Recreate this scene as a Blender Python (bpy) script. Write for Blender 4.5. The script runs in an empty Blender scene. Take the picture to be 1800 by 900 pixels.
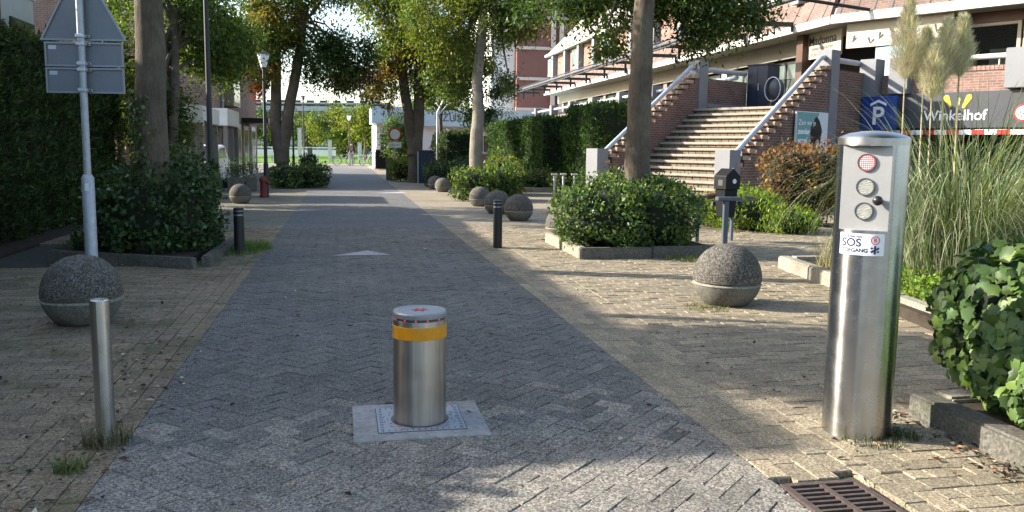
import bpy, bmesh, math, random
import numpy as np
from mathutils import Vector, Matrix

random.seed(7)
RNG = np.random.default_rng(11)
scene = bpy.context.scene
C = scene.collection
rad = math.radians

# ------------------------------------------------------------------ camera, sky, sun, exposure
CAM_H = 1.42
cam_d = bpy.data.cameras.new('camera')
cam = bpy.data.objects.new('camera', cam_d)
C.objects.link(cam)
cam_d.sensor_fit = 'HORIZONTAL'
cam_d.sensor_width = 36.0
cam_d.lens = 36.0 * 1500.0 / 1800.0
cam_d.clip_start = 0.05
cam_d.clip_end = 2000
cam.matrix_world = Matrix.Translation((0, 0, CAM_H)) @ Matrix.Rotation(rad(90 - 7.2), 4, 'X') @ Matrix.Rotation(rad(0.7), 4, 'Z')
scene.camera = cam

SUN_EL = rad(26)
SUN_AZ = rad(-81)          # compass style: 0 = +Y, 90 = +X ; the sun stands to the left of the view
world = bpy.data.worlds.new('World')
scene.world = world
world.use_nodes = True
wn = world.node_tree.nodes; wl = world.node_tree.links
wn.clear()
sky = wn.new('ShaderNodeTexSky'); sky.sky_type = 'NISHITA'; sky.sun_disc = False
sky.sun_elevation = SUN_EL; sky.sun_rotation = SUN_AZ
sky.air_density = 1.0; sky.dust_density = 2.0; sky.ozone_density = 1.0
bg = wn.new('ShaderNodeBackground'); bg.inputs[1].default_value = 0.15
wo = wn.new('ShaderNodeOutputWorld')
wl.new(sky.outputs[0], bg.inputs[0]); wl.new(bg.outputs[0], wo.inputs[0])

sun_d = bpy.data.lights.new('sun', 'SUN')
sun_d.energy = 4.6; sun_d.angle = rad(0.53); sun_d.color = (1.0, 0.93, 0.82)
sun = bpy.data.objects.new('sun', sun_d); C.objects.link(sun)
sdir = Vector((math.sin(SUN_AZ) * math.cos(SUN_EL), math.cos(SUN_AZ) * math.cos(SUN_EL), math.sin(SUN_EL)))
sun.rotation_euler = sdir.to_track_quat('Z', 'Y').to_euler()
sun.location = sdir * 60

vs = scene.view_settings
vs.view_transform = 'Standard'; vs.look = 'None'; vs.gamma = 1.0; vs.use_curve_mapping = False
vs.exposure = 1.6

# ------------------------------------------------------------------ frames
A_ST = rad(11.3)
ST = Matrix.Rotation(A_ST, 4, 'Z')                                   # street frame: x = across (t), y = along (s)
BF = Matrix.Translation((5.4, 25.8, 0)) @ Matrix.Rotation(math.atan2(-.754, .657), 4, 'Z')   # corner building frame
I4 = Matrix.Identity(4)
def S(s, t, z=0.0): return ST @ Vector((t, s, z))
def B(p, q, z=0.0): return BF @ Vector((p, q, z))

# ------------------------------------------------------------------ materials
MATS = {}
def nodes_of(name):
    m = bpy.data.materials.new(name); m.use_nodes = True
    nt = m.node_tree; nt.nodes.clear()
    out = nt.nodes.new('ShaderNodeOutputMaterial')
    p = nt.nodes.new('ShaderNodeBsdfPrincipled')
    nt.links.new(p.outputs[0], out.inputs[0])
    MATS[name] = m
    return m, nt, p, out
def ramp(nt, fac, stops):
    r = nt.nodes.new('ShaderNodeValToRGB')
    e = r.color_ramp.elements
    e[0].position, e[0].color = stops[0][0], (*stops[0][1], 1)
    e[1].position, e[1].color = stops[-1][0], (*stops[-1][1], 1)
    for pos, col in stops[1:-1]:
        x = e.new(pos); x.color = (*col, 1)
    nt.links.new(fac, r.inputs[0])
    return r.outputs[0]
def noise(nt, vec, scale, detail=4.0, rough=0.6):
    n = nt.nodes.new('ShaderNodeTexNoise'); n.inputs['Scale'].default_value = scale
    n.inputs['Detail'].default_value = detail; n.inputs['Roughness'].default_value = rough
    if vec is not None: nt.links.new(vec, n.inputs['Vector'])
    return n.outputs[0]
def mixc(nt, fac, a, b, mode='MIX'):
    m = nt.nodes.new('ShaderNodeMix'); m.data_type = 'RGBA'; m.blend_type = mode
    for sock, v in ((m.inputs[0], fac), (m.inputs[6], a), (m.inputs[7], b)):
        if isinstance(v, (int, float)): sock.default_value = v
        elif isinstance(v, tuple): sock.default_value = (*v, 1)
        else: nt.links.new(v, sock)
    return m.outputs[2]
def bumpn(nt, p, height, strength, dist=0.01):
    b = nt.nodes.new('ShaderNodeBump'); b.inputs['Strength'].default_value = strength; b.inputs['Distance'].default_value = dist
    nt.links.new(height, b.inputs['Height']); nt.links.new(b.outputs[0], p.inputs['Normal'])
def objco(nt):
    return nt.nodes.new('ShaderNodeTexCoord').outputs['Object']
def posco(nt):
    return nt.nodes.new('ShaderNodeNewGeometry').outputs['Position']
def sc(c, k): return tuple(min(1.0, x * k) for x in c)

def mat(name, col, rough=.6, metal=0.0, var=.18, scale=3.0, fine=60.0, bump=.15, spec=.4, emit=None):
    if name in MATS: return MATS[name]
    m, nt, p, out = nodes_of(name)
    v = posco(nt)
    n1 = noise(nt, v, scale, 5.0)
    n2 = noise(nt, v, fine, 3.0)
    c = ramp(nt, n1, [(.3, sc(col, 1 - var)), (.7, sc(col, 1 + var))])
    c = mixc(nt, .35, c, ramp(nt, n2, [(.35, sc(col, 1 - var)), (.65, sc(col, 1 + var))]))
    nt.links.new(c, p.inputs['Base Color'])
    p.inputs['Roughness'].default_value = rough; p.inputs['Metallic'].default_value = metal
    p.inputs['Specular IOR Level'].default_value = spec
    if bump: bumpn(nt, p, n2, bump, .004)
    if emit:
        p.inputs['Emission Color'].default_value = (*emit[0], 1); p.inputs['Emission Strength'].default_value = emit[1]
    return m

def speckle(name, dark, mid, light, sc1=110.0, stain=None, stain_scale=1.2, rough=.85, bump=.5, rnd=True, tintvar=.22, amount=.6, light2=None):
    """exposed aggregate / worn concrete: grains of several tones, per piece tone, soft stains"""
    if name in MATS: return MATS[name]
    m, nt, p, out = nodes_of(name)
    v = posco(nt)
    g = noise(nt, v, sc1, 2.0, .7)
    c = ramp(nt, g, [(.36, dark), (.47, mid), (.54, mid), (.66, light)])
    vor = nt.nodes.new('ShaderNodeTexVoronoi'); vor.inputs['Scale'].default_value = sc1 * .9
    nt.links.new(v, vor.inputs['Vector'])
    vc = ramp(nt, vor.outputs['Color'], [(.25, dark), (.5, mid), (.8, light)])
    c = mixc(nt, .45, c, vc)
    if rnd:
        at = nt.nodes.new('ShaderNodeAttribute'); at.attribute_name = 'rnd'
        oi = nt.nodes.new('ShaderNodeObjectInfo')
        ad = nt.nodes.new('ShaderNodeMath'); ad.operation = 'ADD'
        nt.links.new(at.outputs['Fac'], ad.inputs[0]); nt.links.new(oi.outputs['Random'], ad.inputs[1])
        fr = nt.nodes.new('ShaderNodeMath'); fr.operation = 'FRACT'; nt.links.new(ad.outputs[0], fr.inputs[0])
        tint = ramp(nt, fr.outputs[0], [(0, (1 - tintvar,) * 3), (.55, (1, 1, 1)), (.9, (1 + tintvar * .4, 1 + tintvar * .3, 1 + tintvar * .2)), (1, (1 + tintvar, 1 + tintvar * .9, 1 + tintvar * .7))])
        c = mixc(nt, 1.0, c, tint, 'MULTIPLY')
    big = noise(nt, v, .9, 5.0)
    c = mixc(nt, .8, c, ramp(nt, big, [(.3, (.78, .78, .78)), (.7, (1.15, 1.15, 1.15))]), 'MULTIPLY')
    if stain:
        s = noise(nt, v, stain_scale, 6.0, .65)
        mk = ramp(nt, s, [(.5, (0, 0, 0)), (.68, (amount,) * 3)])
        bw = nt.nodes.new('ShaderNodeRGBToBW'); nt.links.new(mk, bw.inputs[0])
        c = mixc(nt, bw.outputs[0], c, stain)
    nt.links.new(c, p.inputs['Base Color'])
    p.inputs['Roughness'].default_value = rough; p.inputs['Specular IOR Level'].default_value = .25
    bumpn(nt, p, g, bump, .006)
    return m

def brickmat(name, c1, c2, mortar, bw=.22, bh=.065, ms=.010, rough=.85, offset=.5, bump=.4, zshift=0.0):
    if name in MATS: return MATS[name]
    m, nt, p, out = nodes_of(name)
    uv = nt.nodes.new('ShaderNodeUVMap').outputs[0]
    b = nt.nodes.new('ShaderNodeTexBrick'); nt.links.new(uv, b.inputs['Vector'])
    b.inputs['Color1'].default_value = (*c1, 1); b.inputs['Color2'].default_value = (*c2, 1); b.inputs['Mortar'].default_value = (*mortar, 1)
    b.inputs['Scale'].default_value = 1.0; b.inputs['Mortar Size'].default_value = ms; b.inputs['Brick Width'].default_value = bw
    b.inputs['Row Height'].default_value = bh; b.offset = offset; b.inputs['Mortar Smooth'].default_value = .2
    n = noise(nt, posco(nt), 2.5, 5.0)
    c = mixc(nt, .8, b.outputs[0], ramp(nt, n, [(.3, (.7, .7, .7)), (.7, (1.2, 1.2, 1.2))]), 'MULTIPLY')
    nt.links.new(c, p.inputs['Base Color']); p.inputs['Roughness'].default_value = rough
    p.inputs['Specular IOR Level'].default_value = .2
    iv = nt.nodes.new('ShaderNodeMath'); iv.operation = 'SUBTRACT'; iv.inputs[0].default_value = 1.0
    nt.links.new(b.outputs['Fac'], iv.inputs[1]); bumpn(nt, p, iv.outputs[0], bump, .01)
    return m

def leafmat(name, rough=.5, trans=.35, gloss=.25):
    if name in MATS: return MATS[name]
    m, nt, p, out = nodes_of(name)
    a = nt.nodes.new('ShaderNodeAttribute'); a.attribute_name = 'col'
    nt.links.new(a.outputs['Color'], p.inputs['Base Color'])
    p.inputs['Roughness'].default_value = rough; p.inputs['Specular IOR Level'].default_value = gloss
    t = nt.nodes.new('ShaderNodeBsdfTranslucent')
    tc = mixc(nt, 1.0, a.outputs['Color'], (1.25, 1.3, .6), 'MULTIPLY')
    nt.links.new(tc, t.inputs[0])
    mx = nt.nodes.new('ShaderNodeMixShader'); mx.inputs[0].default_value = trans
    nt.links.new(p.outputs[0], mx.inputs[1]); nt.links.new(t.outputs[0], mx.inputs[2]); nt.links.new(mx.outputs[0], out.inputs[0])
    return m

def steelmat(name, col=(.66, .645, .62), rough=.2, aniso=.6, streak=.15, dirt=.0):
    if name in MATS: return MATS[name]
    m, nt, p, out = nodes_of(name)
    co = objco(nt)
    mp = nt.nodes.new('ShaderNodeMapping'); mp.inputs['Scale'].default_value = (40, 40, 1.2)
    nt.links.new(co, mp.inputs[0])
    n = noise(nt, mp.outputs[0], 1.0, 4.0)
    n2 = noise(nt, co, 9.0, 5.0)
    c = ramp(nt, n, [(.3, sc(col, 1 - streak * .6)), (.7, sc(col, 1 + streak * .4))])
    c = mixc(nt, .35, c, ramp(nt, n2, [(.35, sc(col, .88)), (.65, sc(col, 1.06))]))
    nt.links.new(c, p.inputs['Base Color'])
    p.inputs['Metallic'].default_value = 1.0
    rr = ramp(nt, n2, [(.3, (rough - .03,) * 3), (.7, (rough + .05,) * 3)])
    nt.links.new(rr, p.inputs['Roughness'])
    p.inputs['Anisotropic'].default_value = aniso; p.inputs['Anisotropic Rotation'].default_value = .25
    tg = nt.nodes.new('ShaderNodeTangent'); tg.direction_type = 'RADIAL'; tg.axis = 'Z'; nt.links.new(tg.outputs[0], p.inputs['Tangent'])
    mp2 = nt.nodes.new('ShaderNodeMapping'); mp2.inputs['Scale'].default_value = (300, 300, 3)
    nt.links.new(co, mp2.inputs[0])
    bumpn(nt, p, noise(nt, mp2.outputs[0], 1.0, 2.0), .03, .001)
    return m

def glassmat(name, col=(.02, .025, .03), rough=.06):
    if name in MATS: return MATS[name]
    m, nt, p, out = nodes_of(name)
    n = noise(nt, posco(nt), 1.4, 3.0)
    nt.links.new(ramp(nt, n, [(.3, sc(col, .5)), (.7, sc(col, 2.0))]), p.inputs['Base Color'])
    p.inputs['Roughness'].default_value = rough; p.inputs['Specular IOR Level'].default_value = .35
    return m

def panemat(name):
    if name in MATS: return MATS[name]
    m, nt, p, out = nodes_of(name)
    tr = nt.nodes.new('ShaderNodeBsdfTransparent'); tr.inputs[0].default_value = (.62, .68, .66, 1)
    p.inputs['Base Color'].default_value = (.02, .022, .022, 1); p.inputs['Roughness'].default_value = .04
    fz = nt.nodes.new('ShaderNodeFresnel'); fz.inputs[0].default_value = 1.5
    mx = nt.nodes.new('ShaderNodeMixShader'); nt.links.new(fz.outputs[0], mx.inputs[0]); nt.links.new(tr.outputs[0], mx.inputs[1]); nt.links.new(p.outputs[0], mx.inputs[2]); nt.links.new(mx.outputs[0], out.inputs[0])
    return m

# ------------------------------------------------------------------ object helpers
ORG = {}
def link(o, parent=None, org=Vector((0, 0, 0))):
    C.objects.link(o)
    if parent is not None: o.parent = parent
    ORG[o.name] = org
    return o
def tag(o, label=None, cat=None, group=None, kind=None):
    if label: o['label'] = label
    if cat: o['category'] = cat
    if group: o['group'] = group
    if kind: o['kind'] = kind
    return o
def thing(name, label, cat, loc=(0, 0, 0), group=None):
    o = bpy.data.objects.new(name, None)
    o.empty_display_size = .2
    loc = Vector(loc); o.location = loc
    link(o, None, loc)
    return tag(o, label, cat, group)

def box_uv(me):
    n = len(me.loops)
    if n == 0: return
    uvl = me.uv_layers.new(name='UVMap')
    co = np.empty(len(me.vertices) * 3); me.vertices.foreach_get('co', co); co = co.reshape(-1, 3)
    li = np.empty(n, dtype=np.int32); me.loops.foreach_get('vertex_index', li)
    nf = len(me.polygons)
    nr = np.empty(nf * 3); me.polygons.foreach_get('normal', nr); nr = nr.reshape(-1, 3)
    lt = np.empty(nf, dtype=np.int32); me.polygons.foreach_get('loop_total', lt)
    ln = np.repeat(nr, lt, axis=0); p = co[li]
    horiz = np.abs(ln[:, 2]) > .75
    tl = np.hypot(ln[:, 0], ln[:, 1]) + 1e-9
    tx, ty = -ln[:, 1] / tl, ln[:, 0] / tl
    u = np.where(horiz, p[:, 0], p[:, 0] * tx + p[:, 1] * ty)
    v = np.where(horiz, p[:, 1], p[:, 2])
    uvl.data.foreach_set('uv', np.stack([u, v], 1).ravel())

class MB:
    def __init__(self, frame=I4): self.v = []; self.f = []; self.fr = frame
    def add(self, vs_, fs):
        o = len(self.v)
        self.v += [self.fr @ Vector(x) for x in vs_]
        self.f += [tuple(i + o for i in f) for f in fs]
        return self
    def box(self, x0, x1, y0, y1, z0, z1):
        return self.add([(x0, y0, z0), (x1, y0, z0), (x1, y1, z0), (x0, y1, z0), (x0, y0, z1), (x1, y0, z1), (x1, y1, z1), (x0, y1, z1)],
                        [(0, 3, 2, 1), (4, 5, 6, 7), (0, 1, 5, 4), (1, 2, 6, 5), (2, 3, 7, 6), (3, 0, 4, 7)])
    def prism(self, poly, ext):
        """poly: 3d points, ext: extrusion vector"""
        n = len(poly); e = Vector(ext); P = [Vector(p) for p in poly]
        nrm = Vector((0, 0, 0))
        for i in range(n): nrm += P[i].cross(P[(i + 1) % n])
        if nrm.dot(e) > 0: P = P[::-1]
        return self.add(P + [p + e for p in P], [tuple(range(n)), tuple(range(2 * n - 1, n - 1, -1))] + [(i, i + n, (i + 1) % n + n, (i + 1) % n) for i in range(n)])
    def tube(self, pts, rs, n=8, caps=True):
        P = [Vector(p) for p in pts]
        if isinstance(rs, (int, float)): rs = [rs] * len(P)
        vs_ = []; fs = []
        ref = Vector((0, 0, 1))
        t0 = (P[1] - P[0]).normalized()
        if abs(t0.z) > .9: ref = Vector((1, 0, 0))
        a = t0.cross(ref).normalized()
        for i, p in enumerate(P):
            t = (P[min(i + 1, len(P) - 1)] - P[max(i - 1, 0)]).normalized()
            a = (a - t * a.dot(t)).normalized(); b = t.cross(a)
            for k in range(n):
                th = 2 * math.pi * k / n
                vs_.append(p + (a * math.cos(th) + b * math.sin(th)) * rs[i])
        for i in range(len(P) - 1):
            for k in range(n):
                k2 = (k + 1) % n
                fs.append((i * n + k, i * n + k2, (i + 1) * n + k2, (i + 1) * n + k))
        if caps:
            fs.append(tuple(range(n - 1, -1, -1))); fs.append(tuple((len(P) - 1) * n + k for k in range(n)))
        return self.add(vs_, fs)
    def lathe(self, prof, c=(0, 0, 0), n=24):
        vs_ = []; fs = []; c = Vector(c)
        for r, z in prof:
            for k in range(n):
                th = 2 * math.pi * k / n
                vs_.append(c + Vector((r * math.cos(th), r * math.sin(th), z)))
        for i in range(len(prof) - 1):
            for k in range(n):
                k2 = (k + 1) % n
                fs.append((i * n + k, i * n + k2, (i + 1) * n + k2, (i + 1) * n + k))
        if prof[0][0] > 1e-4: fs.append(tuple(range(n - 1, -1, -1)))
        if prof[-1][0] > 1e-4: fs.append(tuple((len(prof) - 1) * n + k for k in range(n)))
        return self.add(vs_, fs)
    def quad(self, *p): return self.add(p, [tuple(range(len(p)))])
    def build(self, name, m, parent=None, smooth=False, bevel=0.0, org=None, sharp=40):
        o_ = ORG[parent.name] if parent is not None else Vector(org or (0, 0, 0))
        me = bpy.data.meshes.new(name)
        me.from_pydata([tuple(v - o_) for v in self.v], [], self.f)
        if bevel:
            bm = bmesh.new(); bm.from_mesh(me)
            bmesh.ops.remove_doubles(bm, verts=bm.verts, dist=1e-5)
            ed = [e for e in bm.edges if len(e.link_faces) == 2 and e.calc_face_angle(0) > .5]
            bmesh.ops.bevel(bm, geom=ed, offset=bevel, segments=1 if bevel < .012 else 2, affect='EDGES', clamp_overlap=True)
            bm.to_mesh(me); bm.free()
        me.update()
        box_uv(me)
        if smooth:
            me.shade_smooth()
            me.set_sharp_from_angle(angle=rad(sharp))
        if m: me.materials.append(MATS[m] if isinstance(m, str) else m)
        o = bpy.data.objects.new(name, me)
        if parent is None: o.location = o_
        return link(o, parent, o_)

def np_mesh(name, V, F, m, parent=None, col=None, rnd=None, smooth=False, org=None):
    o_ = ORG[parent.name] if parent is not None else Vector(org or (0, 0, 0))
    V = np.asarray(V, dtype=np.float32).reshape(-1, 3) - np.array(o_, dtype=np.float32)
    F = np.asarray(F, dtype=np.int32); k = F.shape[1]
    me = bpy.data.meshes.new(name)
    me.vertices.add(len(V)); me.vertices.foreach_set('co', V.ravel())
    me.loops.add(F.size); me.loops.foreach_set('vertex_index', F.ravel())
    me.polygons.add(len(F)); me.polygons.foreach_set('loop_start', np.arange(0, F.size, k, dtype=np.int32))
    me.update(calc_edges=True)
    if col is not None:
        a = me.attributes.new('col', 'FLOAT_COLOR', 'FACE')
        a.data.foreach_set('color', np.concatenate([col, np.ones((len(col), 1))], 1).astype(np.float32).ravel())
    if rnd is not None:
        a = me.attributes.new('rnd', 'FLOAT', 'FACE'); a.data.foreach_set('value', np.asarray(rnd, dtype=np.float32))
    if smooth: me.shade_smooth()
    if m: me.materials.append(MATS[m] if isinstance(m, str) else m)
    o = bpy.data.objects.new(name, me)
    if parent is None: o.location = o_
    return link(o, parent, o_)

def copy_tree(src, loc=None, rotz=None, label=None, parent=None, scale=None):
    c = src.copy(); C.objects.link(c)
    if parent is not None: c.parent = parent
    if loc is not None: c.location = loc
    if rotz is not None: c.rotation_euler = (0, 0, rotz)
    if scale is not None: c.scale = (scale,) * 3
    if label: c['label'] = label
    for ch in list(src.children): copy_tree(ch, parent=c)
    return c

def text(name, body, size, mtx, m, parent, ext=.003, bold=0.0, align='CENTER', sx=1.0):
    cu = bpy.data.curves.new(name, 'FONT'); cu.body = body; cu.size = size; cu.extrude = ext; cu.offset = bold
    cu.align_x = align; cu.align_y = 'CENTER'
    o = bpy.data.objects.new(name, cu); C.objects.link(o)
    bpy.context.view_layer.update()
    me = bpy.data.meshes.new_from_object(o.evaluated_get(bpy.context.evaluated_depsgraph_get()))
    bpy.data.objects.remove(o)
    org = ORG[parent.name]
    me.transform(Matrix.Translation(-org) @ mtx @ Matrix.Scale(sx, 4, (1, 0, 0)))
    me.materials.clear(); me.materials.append(MATS[m])
    r = bpy.data.objects.new(name, me)
    return link(r, parent, org)

# ------------------------------------------------------------------ foliage helpers
def unit(a): return a / (np.linalg.norm(a, axis=1, keepdims=True) + 1e-9)
def leaf_quads(P, size, asp=.45, D=None, N=None, fold=.12):
    n = len(P); size = np.broadcast_to(size, (n,))[:, None]
    if D is None: D = unit(RNG.normal(size=(n, 3)))
    if N is None: N = RNG.normal(size=(n, 3))
    Sd = unit(np.cross(D, N)); N2 = np.cross(Sd, D)
    V = np.empty((n, 4, 3))
    V[:, 0] = P - D * size * .5
    V[:, 1] = P + Sd * size * asp * .5 + N2 * size * fold
    V[:, 2] = P + D * size * .5
    V[:, 3] = P - Sd * size * asp * .5 + N2 * size * fold
    return V.reshape(-1, 3), np.arange(4 * n).reshape(-1, 4)
IVY = np.array([(0, -.38), (.2, -.48), (.44, -.26), (.36, -.06), (.40, .16), (.22, .22), (0, .52), (-.22, .22), (-.40, .16), (-.36, -.06), (-.44, -.26), (-.2, -.48)])
def ivy_fan(P, size, D, N):
    n = len(P); Sd = unit(np.cross(D, N)); N2 = np.cross(Sd, D); k = len(IVY)
    size = np.broadcast_to(size, (n,))[:, None]
    V = np.empty((n, k + 1, 3)); V[:, 0] = P
    for i, (a, b) in enumerate(IVY):
        V[:, i + 1] = P + (Sd * a + D * b - N2 * (abs(a) * .35 + max(b, 0) * .25)) * size
    F = np.array([(0, 1 + i, 1 + (i + 1) % k) for i in range(k)])
    F = (F[None] + (np.arange(n) * (k + 1))[:, None, None]).reshape(-1, 3)
    return V.reshape(-1, 3), F, k
def pal(cols, n, jit=.25):
    cols = np.array(cols); i = RNG.integers(0, len(cols), n)
    return np.clip(cols[i] * (1 + RNG.normal(size=(n, 1)) * jit) * (1 + RNG.normal(size=(n, 3)) * .06), .004, .8)

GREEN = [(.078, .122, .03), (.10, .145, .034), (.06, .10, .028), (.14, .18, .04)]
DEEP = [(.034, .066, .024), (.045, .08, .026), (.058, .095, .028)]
YELG = [(.16, .19, .025), (.12, .165, .025), (.20, .20, .03)]
ORNG = [(.28, .15, .035), (.22, .12, .03), (.24, .18, .03)]
RUST = [(.16, .08, .045), (.20, .095, .05), (.12, .07, .042)]
REDL = [(.45, .06, .03), (.40, .09, .04)]
CONI = [(.035, .065, .02), (.05, .085, .022), (.026, .05, .015), (.07, .085, .028)]
CONL = [(.05, .10, .018), (.065, .125, .022), (.035, .075, .016)]
IVYC = [(.055, .10, .025), (.085, .145, .034), (.038, .075, .022), (.13, .195, .05), (.07, .115, .04)]

leafmat('leaf', trans=.42); leafmat('leaf_glossy', rough=.45, trans=.25, gloss=.28); leafmat('needles', rough=.65, trans=.15, gloss=.15)
leafmat('dry_plume', rough=.7, trans=.5, gloss=.1); leafmat('blade', rough=.45, trans=.3, gloss=.3); leafmat('dead_leaf', rough=.8, trans=.1, gloss=.1)
def barkmat(name, col):
    m, nt, p, out = nodes_of(name)
    mp = nt.nodes.new('ShaderNodeMapping'); mp.inputs['Scale'].default_value = (1, 1, .22); nt.links.new(posco(nt), mp.inputs[0])
    f = noise(nt, mp.outputs[0], 38, 6.0, .7); b = noise(nt, posco(nt), 2.6, 5.0, .65)
    c = ramp(nt, f, [(.34, sc(col, .5)), (.5, col), (.66, sc(col, 1.45))])
    c = mixc(nt, .55, c, ramp(nt, b, [(.35, sc(col, .6)), (.5, col), (.68, sc((col[0] * 1.1, col[1] * 1.25, col[2] * 1.1), 1.25))]))
    nt.links.new(c, p.inputs['Base Color']); p.inputs['Roughness'].default_value = .9; p.inputs['Specular IOR Level'].default_value = .15
    bumpn(nt, p, f, .8, .02)
barkmat('bark', (.115, .092, .068)); barkmat('bark_pale', (.21, .185, .15))
mat('stem', (.07, .06, .04), rough=.9, var=.3)
mat('soil', (.05, .04, .03), rough=.95, var=.4, scale=8, fine=90, bump=.8, spec=.1)

def crown(parent, clumps, m='leaf', name='crown', leaf=.11, asp=.42, droop=.5):
    """clumps: (centre, radius, count, palette)"""
    Vs, Fs, Cs = [], [], []; off = 0
    for c, r, cnt, p in clumps:
        d = np.clip(RNG.normal(size=(cnt, 3)) * .52, -1.4, 1.4) * np.array([r, r, r * .85]) * RNG.uniform(.75, 1.25, (1, 3))
        P = np.array(c) + d
        D = unit(RNG.normal(size=(cnt, 3)) + d / r * .8 + np.array([0, 0, -droop]))
        N = RNG.normal(size=(cnt, 3)) * .6 + np.array([0, 0, 1.0])
        V, F = leaf_quads(P, leaf * (.7 + .6 * RNG.random(cnt)), asp, D, N)
        Vs.append(V); Fs.append(F + off); off += len(V); Cs.append(pal(p, cnt) * RNG.uniform(.8, 1.2))
    o = np_mesh(name, np.concatenate(Vs), np.concatenate(Fs), m, parent, np.concatenate(Cs))
    return o

def make_tree(name, label, base, trunk, r0, lobes, leaf=.11, group=None, bark='bark', trunks=None, crown_mat='leaf', limb_r=.065, twig=True):
    """trunk: list of offsets from base; lobes: (centre offset, radii, clumps, leaves per clump, clump radius, palettes)"""
    t = thing(name, label, 'tree', base, group)
    b = Vector(base)
    mb = MB()
    stems = [trunk] + (trunks or [])
    for st_ in stems:
        P = [b + Vector(p) for p in st_]
        Q = []
        for i in range(len(P) - 1):
            for k in range(4): Q.append(P[i].lerp(P[i + 1], k / 4) + Vector((random.uniform(-.012, .012), random.uniform(-.012, .012), 0)))
        Q.append(P[-1]); n = len(Q)
        rs = [r0 * (1 - .45 * i / n) * (1.22 if i == 0 else 1.08 if i == 1 else 1) for i in range(n)]
        mb.tube(Q, rs, 16)
    top = b + Vector(trunk[-1])
    clumps = []; br = MB()
    for c, rr, nc, per, cr, ps in lobes:
        cc = b + Vector(c)
        for k in range(nc):
            d = unit(RNG.normal(size=(1, 3)))[0] * (RNG.random() ** .4)
            P = np.array(cc) + d * np.array(rr)
            p = ps[RNG.integers(0, len(ps))]
            clumps.append((P, cr * RNG.uniform(.65, 1.3), int(per * RNG.uniform(.6, 1.4)), p))
            if twig and k % 5 == 0:
                e = Vector(P); st0 = top.lerp(b + Vector(random.choice(stems)[-2]), random.random() * .6)
                if (e - st0).length > .4:
                    m1 = st0.lerp(e, .5) + Vector((random.uniform(-.2, .2), random.uniform(-.2, .2), random.uniform(.0, .35)))
                    br.tube([st0, st0.lerp(m1, .5) + Vector((0, 0, .08)), m1, e], [limb_r, limb_r * .7, limb_r * .45, .012], 6)
    mb.build('trunk', bark, t, smooth=True, sharp=80)
    if br.v: br.build('limbs', bark, t, smooth=True)
    crown(t, clumps, crown_mat, leaf=leaf)
    return t

def sheet_fol(name, parent, m, P, Nn, size, asp, palette, jit=.25, up=.6, out=.6, label=None):
    n = len(P)
    D = unit(RNG.normal(size=(n, 3)) * .55 + Nn * out + np.array([0, 0, up]))
    N = Nn + RNG.normal(size=(n, 3)) * .5
    V, F = leaf_quads(P, size * (.45 + 1.0 * RNG.random(n) ** 1.3), asp, D, N)
    cl = pal(palette, n, jit) * (1 + .45 * wob(P * 4.0, 1.0, .6))[:, None]
    return np_mesh(name, V, F, m, parent, np.clip(cl, .004, .8))

def wob(P, sc_=1.0, amp=.08):
    return amp * (np.sin(P[:, 0] * 3.1 * sc_ + 1.3) * np.sin(P[:, 1] * 2.7 * sc_) + np.sin(P[:, 2] * 4.3 * sc_ + P[:, 0] * 1.7 * sc_) * .7 + np.sin(P[:, 1] * 7.1 * sc_ + P[:, 2] * 5 * sc_) * .4)

def make_hedge(name, label, frame, x0, x1, y0, y1, h, dens, leaf, palette, m='needles', asp=.3, core='hedge_core', cat='hedge', faces='xXyYt', group=None, shag=.05):
    """boxy hedge in a frame; dens = sprigs per m2"""
    base = frame @ Vector(((x0 + x1) / 2, (y0 + y1) / 2, 0))
    t = thing(name, label, cat, base, group)
    i = .07
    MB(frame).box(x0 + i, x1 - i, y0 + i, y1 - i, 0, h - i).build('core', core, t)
    Ps, Ns = [], []
    def face(area, fn, nv):
        n = int(area * dens)
        if n < 1: return
        a, b = RNG.random(n), RNG.random(n)
        Ps.append(fn(a, b)); Ns.append(np.tile(np.array(nv, float), (n, 1)))
    o = np.ones_like
    if 'x' in faces: face((y1 - y0) * h, lambda a, b: np.stack([o(a) * x0, y0 + a * (y1 - y0), b * h], 1), (-1, 0, 0))
    if 'X' in faces: face((y1 - y0) * h, lambda a, b: np.stack([o(a) * x1, y0 + a * (y1 - y0), b * h], 1), (1, 0, 0))
    if 'y' in faces: face((x1 - x0) * h, lambda a, b: np.stack([x0 + a * (x1 - x0), o(a) * y0, b * h], 1), (0, -1, 0))
    if 'Y' in faces: face((x1 - x0) * h, lambda a, b: np.stack([x0 + a * (x1 - x0), o(a) * y1, b * h], 1), (0, 1, 0))
    if 't' in faces: face((y1 - y0) * (x1 - x0), lambda a, b: np.stack([x0 + a * (x1 - x0), y0 + b * (y1 - y0), o(a) * h], 1), (0, 0, 1))
    P = np.concatenate(Ps); Nn = np.concatenate(Ns)
    P = P + Nn * (wob(P) + RNG.normal(size=len(P)) * shag)[:, None]
    R = np.array(frame.to_3x3()); T = np.array(frame.translation)
    sheet_fol('foliage', t, m, P @ R.T + T, Nn @ R.T, leaf, asp, palette)
    return t

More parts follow.
